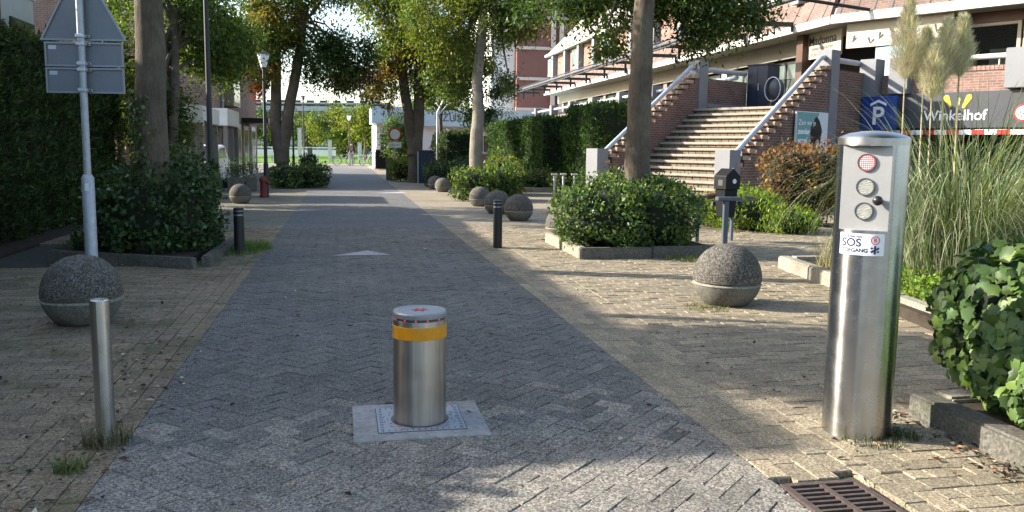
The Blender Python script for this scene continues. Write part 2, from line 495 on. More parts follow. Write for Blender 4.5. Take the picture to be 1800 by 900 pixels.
def make_bush(name, label, blobs, dens, leaf, palette, m='leaf', asp=.62, cat='bush', group=None, core=True, up=.3, stems=True):
    """blobs: (centre, radii) ellipsoids resting on the ground"""
    c0 = blobs[0][0]
    t = thing(name, label, cat, (c0[0], c0[1], 0), group)
    Ps, Ns = [], []
    mb = MB()
    for c, r in blobs:
        area = 4 * math.pi * ((r[0] * r[1]) ** 1.6 + (r[0] * r[2]) ** 1.6 + (r[1] * r[2]) ** 1.6) ** (1 / 1.6) / 3 ** (1 / 1.6)
        n = int(area * dens)
        d = unit(RNG.normal(size=(n, 3)))
        # squarish ellipsoid
        e = np.sign(d) * np.abs(d) ** .75
        P = np.array(c) + e * np.array(r) * (1 - .35 * RNG.random((n, 1)) ** 2.0)
        wv = wob(P * 2.0, 1.0, 1.0); strag = (RNG.random(n) < .07) * np.abs(RNG.normal(size=n)) * .09
        P += d * (wv * .075 + RNG.normal(size=n) * .03 + strag)[:, None]
        keep = (P[:, 2] > .03) & ((wob(P * 5.0, 1.0, 1.0) > -.75) | (RNG.random(n) < .35))
        for c2, r2 in blobs:
            if c2 is not c: keep &= ((np.abs((P - np.array(c2)) / (np.array(r2) * .72))) ** 2).sum(1) > 1
        Ps.append(P[keep]); Ns.append(d[keep])
        if core:
            prof = [(math.sin(a) ** .75, -math.copysign(abs(math.cos(a)) ** .75, math.cos(a))) for a in np.linspace(0.02, math.pi - .02, 9)]
            vs0 = len(mb.v)
            k = .76
            sub = MB(); sub.lathe(prof, (0, 0, 0), 14)
            mb.add([(c[0] + v.x * r[0] * k, c[1] + v.y * r[1] * k, max(.0, c[2] + v.z * r[2] * k)) for v in sub.v], sub.f)
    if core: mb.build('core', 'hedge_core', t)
    if stems:
        sb = MB()
        for c, r in blobs:
            for k in range(5):
                x, y = c[0] + random.uniform(-.3, .3) * r[0], c[1] + random.uniform(-.3, .3) * r[1]
                sb.tube([(x, y, 0), (x + random.uniform(-.1, .1), y + random.uniform(-.1, .1), c[2] + r[2] * .5)], [.012, .006], 5)
        sb.build('stems', 'stem', t)['kind'] = 'stuff'
    P = np.concatenate(Ps); Nn = np.concatenate(Ns)
    sheet_fol('foliage', t, m, P, Nn, leaf, asp, palette, up=up, out=.5)
    return t

def blades(name, parent, m, roots, length, width, bend, palette, seg=5, dirs=None, stiff=1.0, jit=.25):
    n = len(roots); L = length * (.55 + .75 * RNG.random(n))
    th = RNG.random(n) * 2 * np.pi if dirs is None else dirs
    hd = np.stack([np.cos(th), np.sin(th), np.zeros(n)], 1)
    side = np.stack([-np.sin(th), np.cos(th), np.zeros(n)], 1)
    bd = bend * (.4 + 1.1 * RNG.random(n))
    V = np.empty((n, seg + 1, 2, 3)); P = np.array(roots, float)
    ang = np.pi / 2 - RNG.random(n) * .35
    for i in range(seg + 1):
        w = width * (1 - (i / seg) ** 1.6) + .0006
        V[:, i, 0] = P - side * w / 2; V[:, i, 1] = P + side * w / 2
        a = ang - bd * (i / seg) ** stiff
        P = P + (hd * np.cos(a)[:, None] + np.array([0, 0, 1.0]) * np.sin(a)[:, None]) * (L / seg)[:, None]
        P[:, 2] = np.maximum(P[:, 2], .01)
    base = (np.arange(n) * (seg + 1) * 2)[:, None]
    F = np.concatenate([np.stack([base[:, 0] + 2 * i, base[:, 0] + 2 * i + 1, base[:, 0] + 2 * i + 3, base[:, 0] + 2 * i + 2], 1) for i in range(seg)])
    col = np.tile(pal(palette, n, jit), (seg, 1))
    return np_mesh(name, V.reshape(-1, 3), F, m, parent, col)

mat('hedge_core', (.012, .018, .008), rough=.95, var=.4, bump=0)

# ------------------------------------------------------------------ ground and paving
speckle('joint_sand', (.03, .028, .022), (.055, .05, .04), (.10, .09, .07), 60, stain=(.035, .045, .018), stain_scale=2.0, rnd=False)
speckle('paver_road', (.028, .028, .028), (.106, .101, .090), (.31, .295, .26), 125, stain=(.16, .155, .14), stain_scale=3.0, amount=.25, tintvar=.16)
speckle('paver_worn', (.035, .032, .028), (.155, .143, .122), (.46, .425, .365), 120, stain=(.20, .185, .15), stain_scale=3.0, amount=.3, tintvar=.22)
speckle('paver_tan', (.080, .065, .042), (.230, .190, .128), (.475, .405, .295), 125, stain=(.10, .10, .055), stain_scale=1.3, amount=.35, tintvar=.25)
speckle('paver_moss', (.058, .046, .028), (.190, .146, .092), (.42, .33, .225), 125, stain=(.066, .066, .022), stain_scale=1.1, amount=.85, tintvar=.25)
speckle('road_far', (.075, .074, .072), (.115, .114, .112), (.18, .176, .168), 30, rnd=False)
speckle('tan_far', (.15, .127, .092), (.225, .190, .138), (.31, .265, .20), 30, rnd=False)
speckle('moss_far', (.11, .10, .076), (.165, .152, .115), (.23, .215, .165), 30, stain=(.055, .068, .026), amount=.5, rnd=False)
speckle('kerb_concrete', (.15, .135, .105), (.27, .245, .19), (.40, .365, .285), 70, stain=(.09, .085, .06), stain_scale=2.5, amount=.5, rnd=False)
speckle('kerb_dirt_shade', (.06, .056, .046), (.12, .112, .092), (.19, .18, .15), 70, stain=(.05, .055, .03), stain_scale=3, amount=.7, rnd=False)  # mossy dirt, with the planter kerbs' shade put into the dark tones too
speckle('slab_concrete', (.20, .20, .195), (.27, .268, .26), (.33, .325, .31), 40, stain=(.17, .165, .15), stain_scale=4, amount=.5, rnd=False, bump=.15)
speckle('aggregate', (.020, .017, .014), (.085, .074, .062), (.26, .235, .20), 95, stain=(.06, .062, .04), stain_scale=4.0, amount=.6, rnd=False, bump=1.0)
speckle('cast_concrete', (.09, .084, .068), (.15, .14, .115), (.21, .195, .165), 70, stain=(.06, .06, .042), stain_scale=4.5, amount=.8, rnd=False, bump=.3)
mat('lawn', (.10, .19, .03), rough=.9, var=.3, scale=1.5, fine=20, bump=.3, spec=.1)
mat('white_line', (.30, .30, .30), rough=.8, var=.15, fine=120)

ground = MB().box(-320, 320, -30, 420, -.6, -.03).build('ground', 'joint_sand'); tag(ground, 'bare sandy ground under and around the paving', 'ground', kind='structure')

def proj(x, y, z):
    v = cam.matrix_world.inverted() @ Vector((x, y, z))
    if v.z > -.05: return (-9999, -9999)
    return (900 + 1500 * v.x / -v.z, 450 - 1500 * v.y / -v.z)
def clip_poly(P, lo, hi, ax=0):
    for sgn, lim in ((1, lo), (-1, hi)):
        out = []
        for i in range(len(P)):
            a, b = P[i], P[(i + 1) % len(P)]
            da, db = sgn * (a[ax] - lim), sgn * (b[ax] - lim)
            if da >= 0: out.append(a)
            if (da >= 0) != (db >= 0):
                k = da / (da - db); out.append((a[0] + (b[0] - a[0]) * k, a[1] + (b[1] - a[1]) * k))
        P = out
        if len(P) < 3: return []
    return P
PL, PW, GAP = .21, .105, .0025
def paver_mesh(mb_v, mb_f, P, h, tilt, frame, inset=.0035):
    """bevelled stone from a (t,s) polygon"""
    n = len(P); cx = sum(p[0] for p in P) / n; cy = sum(p[1] for p in P) / n
    o = len(mb_v)
    def ring(d, z):
        for p in P:
            dx, dy = p[0] - cx, p[1] - cy; L = math.hypot(dx, dy) + 1e-6
            k = max(0, 1 - d * 1.5 / L)
            x, y = cx + dx * k, cy + dy * k
            mb_v.append(frame @ Vector((x, y, z + tilt[0] * dx + tilt[1] * dy)))
    ring(GAP / 2, -.03); ring(GAP / 2, h - .006); ring(GAP / 2 + inset, h)
    for lv in range(2):
        for i in range(n):
            j = (i + 1) % n
            mb_f.append((o + lv * n + i, o + lv * n + j, o + (lv + 1) * n + j, o + (lv + 1) * n + i))
    mb_f.append(tuple(o + 2 * n + i for i in range(n)))
    return 2 * n + 1
def ccw(P):
    a = sum(P[i][0] * P[(i + 1) % len(P)][1] - P[(i + 1) % len(P)][0] * P[i][1] for i in range(len(P)))
    return P if a > 0 else P[::-1]

def rect(t, s, lt, ls): return [(t, s), (t + lt, s), (t + lt, s + ls), (t, s + ls)]
def herring(t0, t1, s0, s1):
    out = []; r2 = math.sqrt(.5); n = int((abs(s1 - s0) + abs(t1 - t0)) / PW) + 6
    ct, cs_ = (t0 + t1) / 2, (s0 + s1) / 2
    def tr(a, b): return (ct + (a - b) * r2, cs_ + (a + b) * r2)
    for i in range(-n, n):
        for j in range(-n // 2, n // 2):
            for c0, r0, w, h in ((i + 4 * j, i, 2, 1), (i + 3 + 4 * j, i, 1, 2)):
                m = tr((c0 + w / 2) * PW, (r0 + h / 2) * PW)
                if not (t0 - .12 < m[0] < t1 + .12 and s0 < m[1] < s1): continue
                P = [tr(c0 * PW, r0 * PW), tr((c0 + w) * PW, r0 * PW), tr((c0 + w) * PW, (r0 + h) * PW), tr(c0 * PW, (r0 + h) * PW)]
                Q = clip_poly(P, t0, t1)
                if len(Q) >= 3:
                    full = all(t0 <= p[0] <= t1 for p in P)
                    out.append((ccw(Q), m, rad(45) + (0 if w == 2 else rad(90)), full))
    return out
def courses(t0, t1, s0, s1, along):
    """along True: stretchers laid lengthwise with the street; False: rows across it"""
    out = []
    if along:
        k = 0; t = t0
        while t < t1 - .05:
            s = s0 - random.random() * PL
            while s < s1:
                out.append((rect(t, s, PW, PL), (t + PW / 2, s + PL / 2), rad(90), True)); s += PL
            t += PW
    else:
        s = s0; k = 0
        while s < s1:
            t = t0 - (PL / 2 if k % 2 else 0) + random.uniform(-.008, .008)
            while t < t1:
                Q = clip_poly(rect(t, s, PL, PW), t0, t1)
                if len(Q) >= 3: out.append((Q, (t + PL / 2, s + PW / 2), 0, t >= t0 and t + PL <= t1))
                t += PL
            s += PW; k += 1
    return out

def paved(struct, name_label, stones, m, skip=None, lift=0.0, m2=None, worn=None):
    """nearest 300 whole stones in view as parts, the rest joined"""
    cand = []; rest = []
    for st_ in stones:
        P, (t, s), ang, full = st_
        if skip and skip(t, s): continue
        w = S(s, t); u, v = proj(w.x, w.y, 0)
        if full and -40 < u < 1840 and v < 960: cand.append((w.y, st_))
        else: rest.append(st_)
    cand.sort(key=lambda c: c[0])
    rest += [c[1] for c in cand[300:]]
    variants = []
    for k in range(12 if m2 else 6):
        V, F = [], []
        j = lambda: random.uniform(-.0025, .0025)
        P = [(-PL / 2 + j(), -PW / 2 + j()), (PL / 2 + j(), -PW / 2 + j()), (PL / 2 + j(), PW / 2 + j()), (-PL / 2 + j(), PW / 2 + j())]
        paver_mesh(V, F, P, 0, (0, 0), I4)
        mm = m2 if (m2 and k >= 6) else m
        me = bpy.data.meshes.new('paver'); me.from_pydata([tuple(v) for v in V], [], F); me.update(); box_uv(me); me.materials.append(MATS[mm]); variants.append(me)
    org = ORG[struct.name]
    for _, (P, (t, s), ang, full) in cand[:300]:
        o = bpy.data.objects.new('paver', random.choice(variants[6:] if (worn and worn(t, s)) else variants[:6])); C.objects.link(o); o.parent = struct
        w = S(s, t)
        o.location = w - org + Vector((0, 0, lift + random.uniform(-.003, .003)))
        o.rotation_euler = (random.gauss(0, .012), random.gauss(0, .012), A_ST + ang + random.gauss(0, .008) + (math.pi if random.random() < .5 else 0))
    V, F, R, MI = [], [], [], []
    for P, (t, s), ang, full in rest:
        n = paver_mesh(V, F, P, lift + random.uniform(-.003, .003), (random.gauss(0, .012), random.gauss(0, .012)), ST)
        R += [random.random()] * n; MI += [1 if (worn and worn(t, s)) else 0] * n
    me = bpy.data.meshes.new('paver_field'); me.from_pydata([tuple(v - org) for v in V], [], F); me.update(); box_uv(me)
    a = me.attributes.new('rnd', 'FLOAT', 'FACE'); a.data.foreach_set('value', np.array(R, dtype=np.float32))
    me.materials.append(MATS[m])
    if m2: me.materials.append(MATS[m2]); me.polygons.foreach_set('material_index', np.array(MI, dtype=np.int32))
    o = bpy.data.objects.new('paver_field', me); link(o, struct, org); o['kind'] = 'stuff'

T0, T1R, SF = -1.03, 1.82, 15.5
def in_slab(t, s): return .0 < t < .76 and 4.02 < s < 4.68
def in_grate(t, s): return 1.80 < t < 2.20 and 2.78 < s < 3.24
road = MB(ST).box(T0, T1R, SF, 66, -.029, -.003).build('road', 'road_far'); tag(road, 'dark grey clinker road running straight away between the pavements', 'road', kind='structure')
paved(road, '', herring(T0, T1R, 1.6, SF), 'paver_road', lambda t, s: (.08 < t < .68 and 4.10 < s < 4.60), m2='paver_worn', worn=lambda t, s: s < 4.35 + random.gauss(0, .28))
pr = MB(ST).box(T1R, 13.5, SF, 66, -.029, -.005).build('pavement_right', 'tan_far'); tag(pr, 'sunlit tan clinker pavement on the stairs side', 'pavement', kind='structure')
stones_r = courses(T1R, T1R + 6 * PW, 1.6, SF, True) + courses(T1R + 6 * PW, 9.0, 1.6, SF, False)
def skip_r(t, s):
    if in_grate(t, s): return True
    if t > 3.05 and s < 3.9: return True                       # ivy bed
    w = S(s, t)
    if w.x > 3.36 + (10.4 - w.y) * .06 and 5.7 < w.y < 10.35: return True   # grass bed
    if 3.1 < t < 5.0 and 10.7 < s < 13.1: return True            # planter of the right tree
    return False
paved(pr, '', stones_r, 'paver_tan', skip_r)
pl = MB(ST).box(-14, T0, SF, 66, -.029, -.007).build('pavement_left', 'moss_far'); tag(pl, 'shaded mossy clinker pavement on the hedge side', 'pavement', kind='structure')
def skip_l(t, s): return t < -2.0 and s > 11.2 + (t + 2) * .0 and s < 13.4 and t > -4.6
paved(pl, '', courses(T0 - 4 * PW, T0, 1.6, SF, True) + courses(-4.5, T0 - 4 * PW, 1.6, SF, False), 'paver_moss', lambda t, s: t < -2.35 and 10.5 < s < 13.0)

# road hump arrow
arrow = thing('road_marking', 'faded white triangle painted on the dark road', 'road marking', S(11.5, -.05))
MB().add([(-2.34, 11.02, .0045), (-1.6, 11.2, .0045), (-1.98, 11.62, .0045)], [(0, 1, 2)]).build('triangle', 'white_line', arrow)
MB().add([(-4.4, 26.1, .002), (-3.2, 26.3, .002), (-3.55, 27.2, .002)], [(0, 1, 2)]).build('triangle', 'white_line', None)
o = bpy.data.objects['triangle.001']; o.name = 'road_marking'; tag(o, 'far white triangle painted on the road beyond the sunlit strip', 'road marking')
lawn = MB(ST).box(-60, 40, 72, 150, -.03, .03).build('lawn', 'lawn'); tag(lawn, 'sunlit green lawn at the far end of the street', 'lawn', kind='structure')
cross = MB(ST).box(-40, 40, 66, 72, -.03, -.004).build('cross_path', 'tan_far'); tag(cross, 'pale crossing path at the far end of the street', 'path', kind='structure')

# ------------------------------------------------------------------ steel, paints
steelmat('steel', (.47, .46, .44), rough=.25, aniso=.86); steelmat('steel_lid', (.50, .49, .475), .34, .3, .2); steelmat('steel_bright', (.60, .59, .57), .20, .86, .12); steelmat('steel_worn', (.45, .41, .36), .32, .8, .45)
mat('steel_panel', (.34, .337, .325), rough=.45, metal=.35, var=.06, scale=9, bump=.05)
mat('cap_alu', (.30, .305, .31), rough=.5, metal=.6, var=.15)
mat('galvanised', (.36, .38, .40), rough=.55, metal=.55, var=.22, scale=14, fine=90, bump=.1)
mat('sign_back', (.17, .185, .205), rough=.55, metal=.25, var=.12, scale=4, bump=.03)
mat('sign_rim', (.27, .285, .30), rough=.5, metal=.4, var=.12)
mat('black_paint', (.018, .018, .019), rough=.45, var=.3, bump=.08)
mat('black_rubber', (.02, .02, .02), rough=.35, var=.2, bump=0)
mat('dark_grey', (.055, .06, .068), rough=.5, var=.2)
mat('yellow_band', (.62, .255, .008), rough=.35, var=.12, scale=20, spec=.5, bump=0)
mat('yellow_edge', (.55, .26, .01), rough=.35, var=.12, bump=0)
mat('red_led', (.75, .03, .03), rough=.4, var=.15, bump=0, emit=((1.0, .05, .05), .35))
mat('red_lens', (.75, .06, .05), rough=.3, var=.12, bump=0, emit=((1.0, .06, .05), .15))
mat('red_paint_worn', (.42, .07, .06), rough=.6, var=.5, scale=60)
mat('grey_lens', (.33, .33, .28), rough=.25, var=.3, scale=60, bump=.4)
mat('sticker_white', (.74, .74, .75), rough=.4, var=.05, bump=0)
mat('navy_print', (.015, .025, .09), rough=.5, var=.1, bump=0)
mat('red_print', (.55, .04, .04), rough=.5, var=.1, bump=0)
mat('rust_iron', (.085, .062, .052), rough=.7, metal=.3, var=.4, scale=20, bump=.4)
mat('pit_dark', (.006, .006, .006), rough=.95, var=.2, bump=0)
mat('lichen_plate', (.30, .31, .335), rough=.5, metal=.3, var=.1)
mat('plate_groove', (.09, .095, .11), rough=.7, metal=.2, var=.2)
mat('hydrant_red', (.16, .022, .018), rough=.5, var=.2)
mat('frosted', (.78, .80, .80), rough=.4, var=.05, bump=0)
mat('galv_light', (.50, .52, .55), rough=.45, metal=.4, var=.12)

# ------------------------------------------------------------------ rising bollard
bx, by = S(4.34, .385).x, S(4.34, .385).y
rb = thing('rising_bollard', 'raised stainless steel traffic bollard with yellow band in the road', 'bollard', (bx, by, 0))
MB(ST).box(.04, .72, 4.05, 4.63, -.03, .014).build('concrete_slab', 'slab_concrete', rb, bevel=.006)
pt = MB(ST).box(.165, .605, 4.145, 4.545, .01, .0175).build('base_plate', 'lichen_plate', rb)
gr = MB(ST)
for k in range(14):
    u_ = .165 + .02 + k * .03
    for sy in (4.157, 4.520):
        gr.box(u_, u_ + .006, sy, sy + .018, .0175, .0186)
    v_ = 4.150 + .012 + k * .027
    for sx_ in (.175, .578):
        gr.box(sx_, sx_ + .018, v_, v_ + .005, .0175, .0186)
for k in range(30):
    a = 2 * math.pi * k / 30
    for r_ in (.168, .190):
        if k % 2 == (r_ > .18): continue
        cx, cy = .385 + math.cos(a) * r_, 4.345 + math.sin(a) * r_
        gr.prism([(cx - .011 * math.sin(a) - .002, cy + .011 * math.cos(a), .0175), (cx - .011 * math.sin(a) + .003, cy + .011 * math.cos(a) + .002, .0175), (cx + .011 * math.sin(a) + .003, cy - .011 * math.cos(a), .0175), (cx + .011 * math.sin(a) - .002, cy - .011 * math.cos(a) - .002, .0175)], (0, 0, .0011))
gr.box(.160, .165, 4.140, 4.550, .0145, .0165).box(.605, .610, 4.140, 4.550, .0145, .0165).box(.165, .605, 4.140, 4.1449, .0145, .0165).box(.165, .605, 4.5451, 4.550, .0145, .0165)
gr.build('tread_pattern', 'plate_groove', pt)
bc = (bx, by, 0)
MB().lathe([(.151, .012), (.151, .019), (.143, .0195)], bc, 40).build('seal_ring', 'black_rubber', rb, smooth=True)
MB().lathe([(.137, 0), (.137, .535), (.1365, .545)], bc, 64).build('body', 'steel_worn', rb, smooth=True)
band = MB().lathe([(.1375, .452), (.1395, .453), (.1395, .517), (.1375, .518)], bc, 64).build('reflective_band', 'yellow_band', rb, smooth=True)
bq = MB()
for a0 in (-130, -95, -35, 40):
    a = rad(a0); 
    for zz in (.466, .480, .494):
        bq.box(bx + .1396 * math.cos(a) - .004, bx + .1396 * math.cos(a) + .004, by + .1396 * math.sin(a) - .0012, by + .1396 * math.sin(a) + .0012, zz, zz + .006)
bq.build('rivet_marks', 'yellow_edge', band)
MB().lathe([(.131, .545), (.131, .558)], bc, 48).build('led_groove', 'dark_grey', rb, smooth=True)
for a0 in (-150, -118, -92, -66, -35, 20, 90, 160):
    a = rad(a0); MB().lathe([(0, -.004), (.004, -.002), (.004, .002), (0, .004)], (bx + .132 * math.cos(a), by + .132 * math.sin(a), .5515), 8).build('led', 'red_led', rb)
MB().lathe([(.1375, .5585), (.1385, .562), (.1385, .581), (.134, .588), (.11, .5885), (.108, .5865), (.0, .5868)], bc, 64).build('cap', 'cap_alu', rb, smooth=True, sharp=30)
em = MB()
for k in range(3):
    a = rad(60 * k); cx, cy = math.cos(a), math.sin(a)
    em.prism([(bx + .042 * cx - .006 * cy, by + .042 * cy + .006 * cx, .587), (bx + .042 * cx + .006 * cy, by + .042 * cy - .006 * cx, .587), (bx - .042 * cx + .006 * cy, by - .042 * cy - .006 * cx, .587), (bx - .042 * cx - .006 * cy, by - .042 * cy + .006 * cx, .587)], (0, 0, .0022 + k * .0004))
em.build('red_emblem', 'red_paint_worn', rb)
for o in rb.children:
    if o.name.split('.')[0] in ('concrete_slab', 'base_plate', 'seal_ring'): o.location.z = -.008

# ------------------------------------------------------------------ access pillar
px_, py_ = 1.78, 4.25; PR = .166
ap = thing('access_pillar', 'stainless steel access pillar with three signal lamps beside the planted kerb', 'access pillar', (px_, py_, 0))
pn = math.atan2(-.82, -.57)                        # direction the panel faces
TH = rad(43); Z0, Z1, ZT = 1.045, 1.452, 1.487
vv, ff = [], []; NA = 96
angs = [2 * math.pi * k / NA for k in range(NA)]
def rel(a): return (a - pn + math.pi) % (2 * math.pi) - math.pi
zs = [0, Z0, Z1, ZT]
angs = sorted(set([round(a, 6) for a in angs if abs(abs(rel(a)) - TH) > .02] + [round((pn + TH) % (2 * math.pi), 6), round((pn - TH) % (2 * math.pi), 6)]))
NA = len(angs); body = MB()
for z in zs:
    for a in angs: vv.append((px_ + PR * math.cos(a), py_ + PR * math.sin(a), z))
for i in range(3):
    for k in range(NA):
        k2 = (k + 1) % NA
        am = rel((angs[k] + ((angs[k2] - angs[k]) % (2 * math.pi)) / 2))
        if i == 1 and abs(am) < TH: continue
        ff.append((i * NA + k, i * NA + k2, (i + 1) * NA + k2, (i + 1) * NA + k))
body.add(vv, ff)
for z, flip in ((Z0, False), (Z1, True)):
    seg = [angs[k] for k in range(NA) if abs(rel(angs[k])) <= TH + .001]; seg.sort(key=rel)
    pp = [(px_ + PR * math.cos(a), py_ + PR * math.sin(a), z) for a in seg]
    body.add(pp, [tuple(range(len(pp))) if not flip else tuple(range(len(pp) - 1, -1, -1))])
body.build('tube', 'steel', ap, smooth=True, sharp=30)
MB().lathe([(PR + .001, ZT - .03), (PR + .002, ZT + .002), (PR * .97, ZT + .010), (PR * .7, ZT + .027), (PR * .35, ZT + .037), (.001, ZT + .040)], (px_, py_, 0), 64).build('lid', 'steel_lid', ap, smooth=True, sharp=35)
PF = Matrix.Translation((px_, py_, 0)) @ Matrix.Rotation(pn + math.pi / 2, 4, 'Z')     # local -y faces outwards, x = viewer's right
dch = PR * math.cos(TH); hw = PR * math.sin(TH)
panel = MB(PF).box(-hw, hw, -dch - .0005, -dch + .02, Z0, Z1).build('lamp_panel', 'steel_panel', ap)
def disc(mb, x, z, y, r, th=.006, n=28):
    P = [(x + r * math.cos(2 * math.pi * k / n), y, z + r * math.sin(2 * math.pi * k / n)) for k in range(n)]
    return mb.prism(P, (0, -th, 0))
for z, m_, nm, lb in ((1.372, 'red_lens', 'signal_lamp', 'lit red top lamp'), (1.255, 'grey_lens', 'signal_lamp', 'unlit grey middle lamp'), (1.137, 'grey_lens', 'signal_lamp', 'unlit grey bottom lamp')):
    rim = MB(PF); n = 28
    ro, ri = .043, .038
    P = []
    for k in range(n):
        a = 2 * math.pi * k / n
        P += [(ro * math.cos(a), -dch - .0006, z + ro * math.sin(a)), (ro * math.cos(a), -dch - .009, z + ro * math.sin(a)), (ri * math.cos(a), -dch - .009, z + ri * math.sin(a)), (ri * math.cos(a), -dch - .0006, z + ri * math.sin(a))]
    F = []
    for k in range(n):
        k2 = (k + 1) % n
        for j in range(3): F.append((k * 4 + j, k2 * 4 + j, k2 * 4 + j + 1, k * 4 + j + 1))
    rim.add(P, F); lo = rim.build(nm, 'dark_grey', ap, smooth=True, sharp=30); lo['label'] = lb
    ln = MB(PF); disc(ln, 0, z, -dch - .0006, ri - .0004, .005); ln.build('lens', m_, lo)
    rb_ = MB(PF)
    if m_ == 'red_lens':
        for k in range(-3, 4):
            w_ = math.sqrt(max(0, (ri - .004) ** 2 - (k * .0095) ** 2))
            rb_.box(-w_, w_, -dch - .0068, -dch - .0057, z + k * .0095 - .0008, z + k * .0095 + .0008)
            rb_.box(k * .0095 - .0008, k * .0095 + .0008, -dch - .0066, -dch - .0057, z - w_, z + w_)
        rb_.build('lens_grid', 'sticker_white', lo)
    else:
        for k in range(-3, 4):
            w_ = math.sqrt(max(0, (ri - .003) ** 2 - (k * .010) ** 2)) * .95
            pts = [(-w_ + 2 * w_ * q / 6, -dch - .0058, z + k * .010 + .004 * math.sin(q * 1.1 + k)) for q in range(7)]
            rb_.tube(pts, .0016, 5)
        rb_.build('lens_ribs', 'steel_panel', lo, smooth=True)
kn = MB(PF); kn.tube([(.066, -dch, 1.192), (.066, -dch - .02, 1.192)], .012, 12)
kn.build('knob_stem', 'black_rubber', ap, smooth=True)
sub = MB(); sub.lathe([(0.0005, -.024)] + [(.024 * math.cos(a), .024 * math.sin(a)) for a in np.linspace(-1.3, 1.3, 9)] + [(.0005, .024)], (0, 0, 0), 18)
MB(PF).add([(.066 + v.x, -dch - .034 + v.y, 1.192 + v.z) for v in sub.v], sub.f).build('knob', 'black_rubber', ap, smooth=True)
# curved sticker
def onpillar(x, z, d): 
    a = pn + (x + .003) / PR
    return (px_ + (PR + d) * math.cos(a), py_ + (PR + d) * math.sin(a), z)
SW, SZ0, SZ1 = .108, .925, 1.030
st_ = MB(); n = 20
P = [onpillar(-SW + 2 * SW * k / n, z, d) for d in (.0006, .0022) for z in (SZ0, SZ1) for k in range(n + 1)]
m_ = n + 1; F = []
for k in range(n):
    F += [(2 * m_ + k, 2 * m_ + k + 1, 3 * m_ + k + 1, 3 * m_ + k), (k, 2 * m_ + k, 2 * m_ + k + 1, k + 1)[::-1], (m_ + k, m_ + k + 1, 3 * m_ + k + 1, 3 * m_ + k)[::-1]]
st_.add(P, F); stk = st_.build('sticker', 'sticker_white', ap, smooth=True)
def pillar_text(body, size, x, z, m_, nm='lettering', bold=0.0, sx=1.0, d=.0027):
    o = text(nm, body, size, I4, m_, stk, ext=0, bold=bold, align='LEFT', sx=sx)
    org = ORG[o.name]
    bm = bmesh.new(); bm.from_mesh(o.data); bmesh.ops.subdivide_edges(bm, edges=[e for e in bm.edges if e.calc_length() > .012], cuts=2)
    for v in bm.verts:
        w = v.co + org
        v.co = Vector(onpillar(x + w.x, z + w.y, d)) - org
    bm.to_mesh(o.data); bm.free()
    return o
pillar_text('VOORZIEN VAN', .0135, -.092, 1.014, 'navy_print', bold=.0007, sx=.98)
pillar_text('SOS', .054, -.094, .984, 'navy_print', bold=.0016, sx=1.04)
pillar_text('TOEGANG', .0265, -.094, .948, 'navy_print', bold=.0011, sx=1.0)
pillar_text('B', .026, .058, 1.000, 'red_print', bold=.0008)
rg = MB(); n = 24
P = [onpillar(.066 + r_ * math.cos(2 * math.pi * k / n), 1.000 + r_ * math.sin(2 * math.pi * k / n), .0027) for k in range(n) for r_ in (.0205, .0165)]
rg.add(P, [(2 * k, 2 * ((k + 1) % n), 2 * ((k + 1) % n) + 1, 2 * k + 1) for k in range(n)]); rg.build('ring_mark', 'red_print', stk)
sl = MB()
for k in range(3):
    a = rad(90 + 60 * k); ca, sa = math.cos(a), math.sin(a); L, W_ = .021, .0048
    sl.add([onpillar(.066 + x * ca - y * sa, .953 + x * sa + y * ca, .0027 + k * .0003) for x, y in ((-L, -W_), (L, -W_), (L, W_), (-L, W_))], [(0, 1, 2, 3)])
sl.build('star_mark', 'navy_print', stk)

# ------------------------------------------------------------------ steel post, black bollards
tp = thing('steel_post', 'slim plain stainless steel post in weeds at the left road edge', 'post', (-1.94, 3.96, 0))
MB().tube([(-1.94, 3.96, -.02), (-1.945, 3.965, .685)], .0435, 40).build('tube', 'steel_bright', tp, smooth=True)
MB().lathe([(.0435, .684), (.041, .690), (.0005, .691)], (-1.945, 3.965, 0), 40).build('cap', 'steel_bright', tp, smooth=True, sharp=30)

def black_bollard(loc, label, h):
    t = thing('black_bollard', label, 'bollard', loc, 'black street bollards')
    MB().lathe([(.066, 0), (.066, h - .10)], loc, 24).build('body', 'black_paint', t, smooth=True)
    MB().lathe([(.060, h - .101), (.060, h - .085)], loc, 24).build('band', 'galvanised', t, smooth=True)
    MB().lathe([(.066, h - .0849), (.066, h - .045)], loc, 24).build('collar', 'black_paint', t, smooth=True)
    MB().lathe([(.060, h - .0451), (.060, h - .034)], loc, 24).build('band', 'galvanised', t, smooth=True)
    MB().lathe([(.066, h - .0339), (.066, h - .006), (.060, h), (.0005, h)], loc, 24).build('cap', 'black_paint', t, smooth=True, sharp=30)
    return t
black_bollard((-3.6, 11.19, 0), 'black round bollard with two thin bands beside the left bush', .60)
black_bollard((-.21, 12.2, 0), 'black round bollard with thin bands before the row of concrete balls', .68)

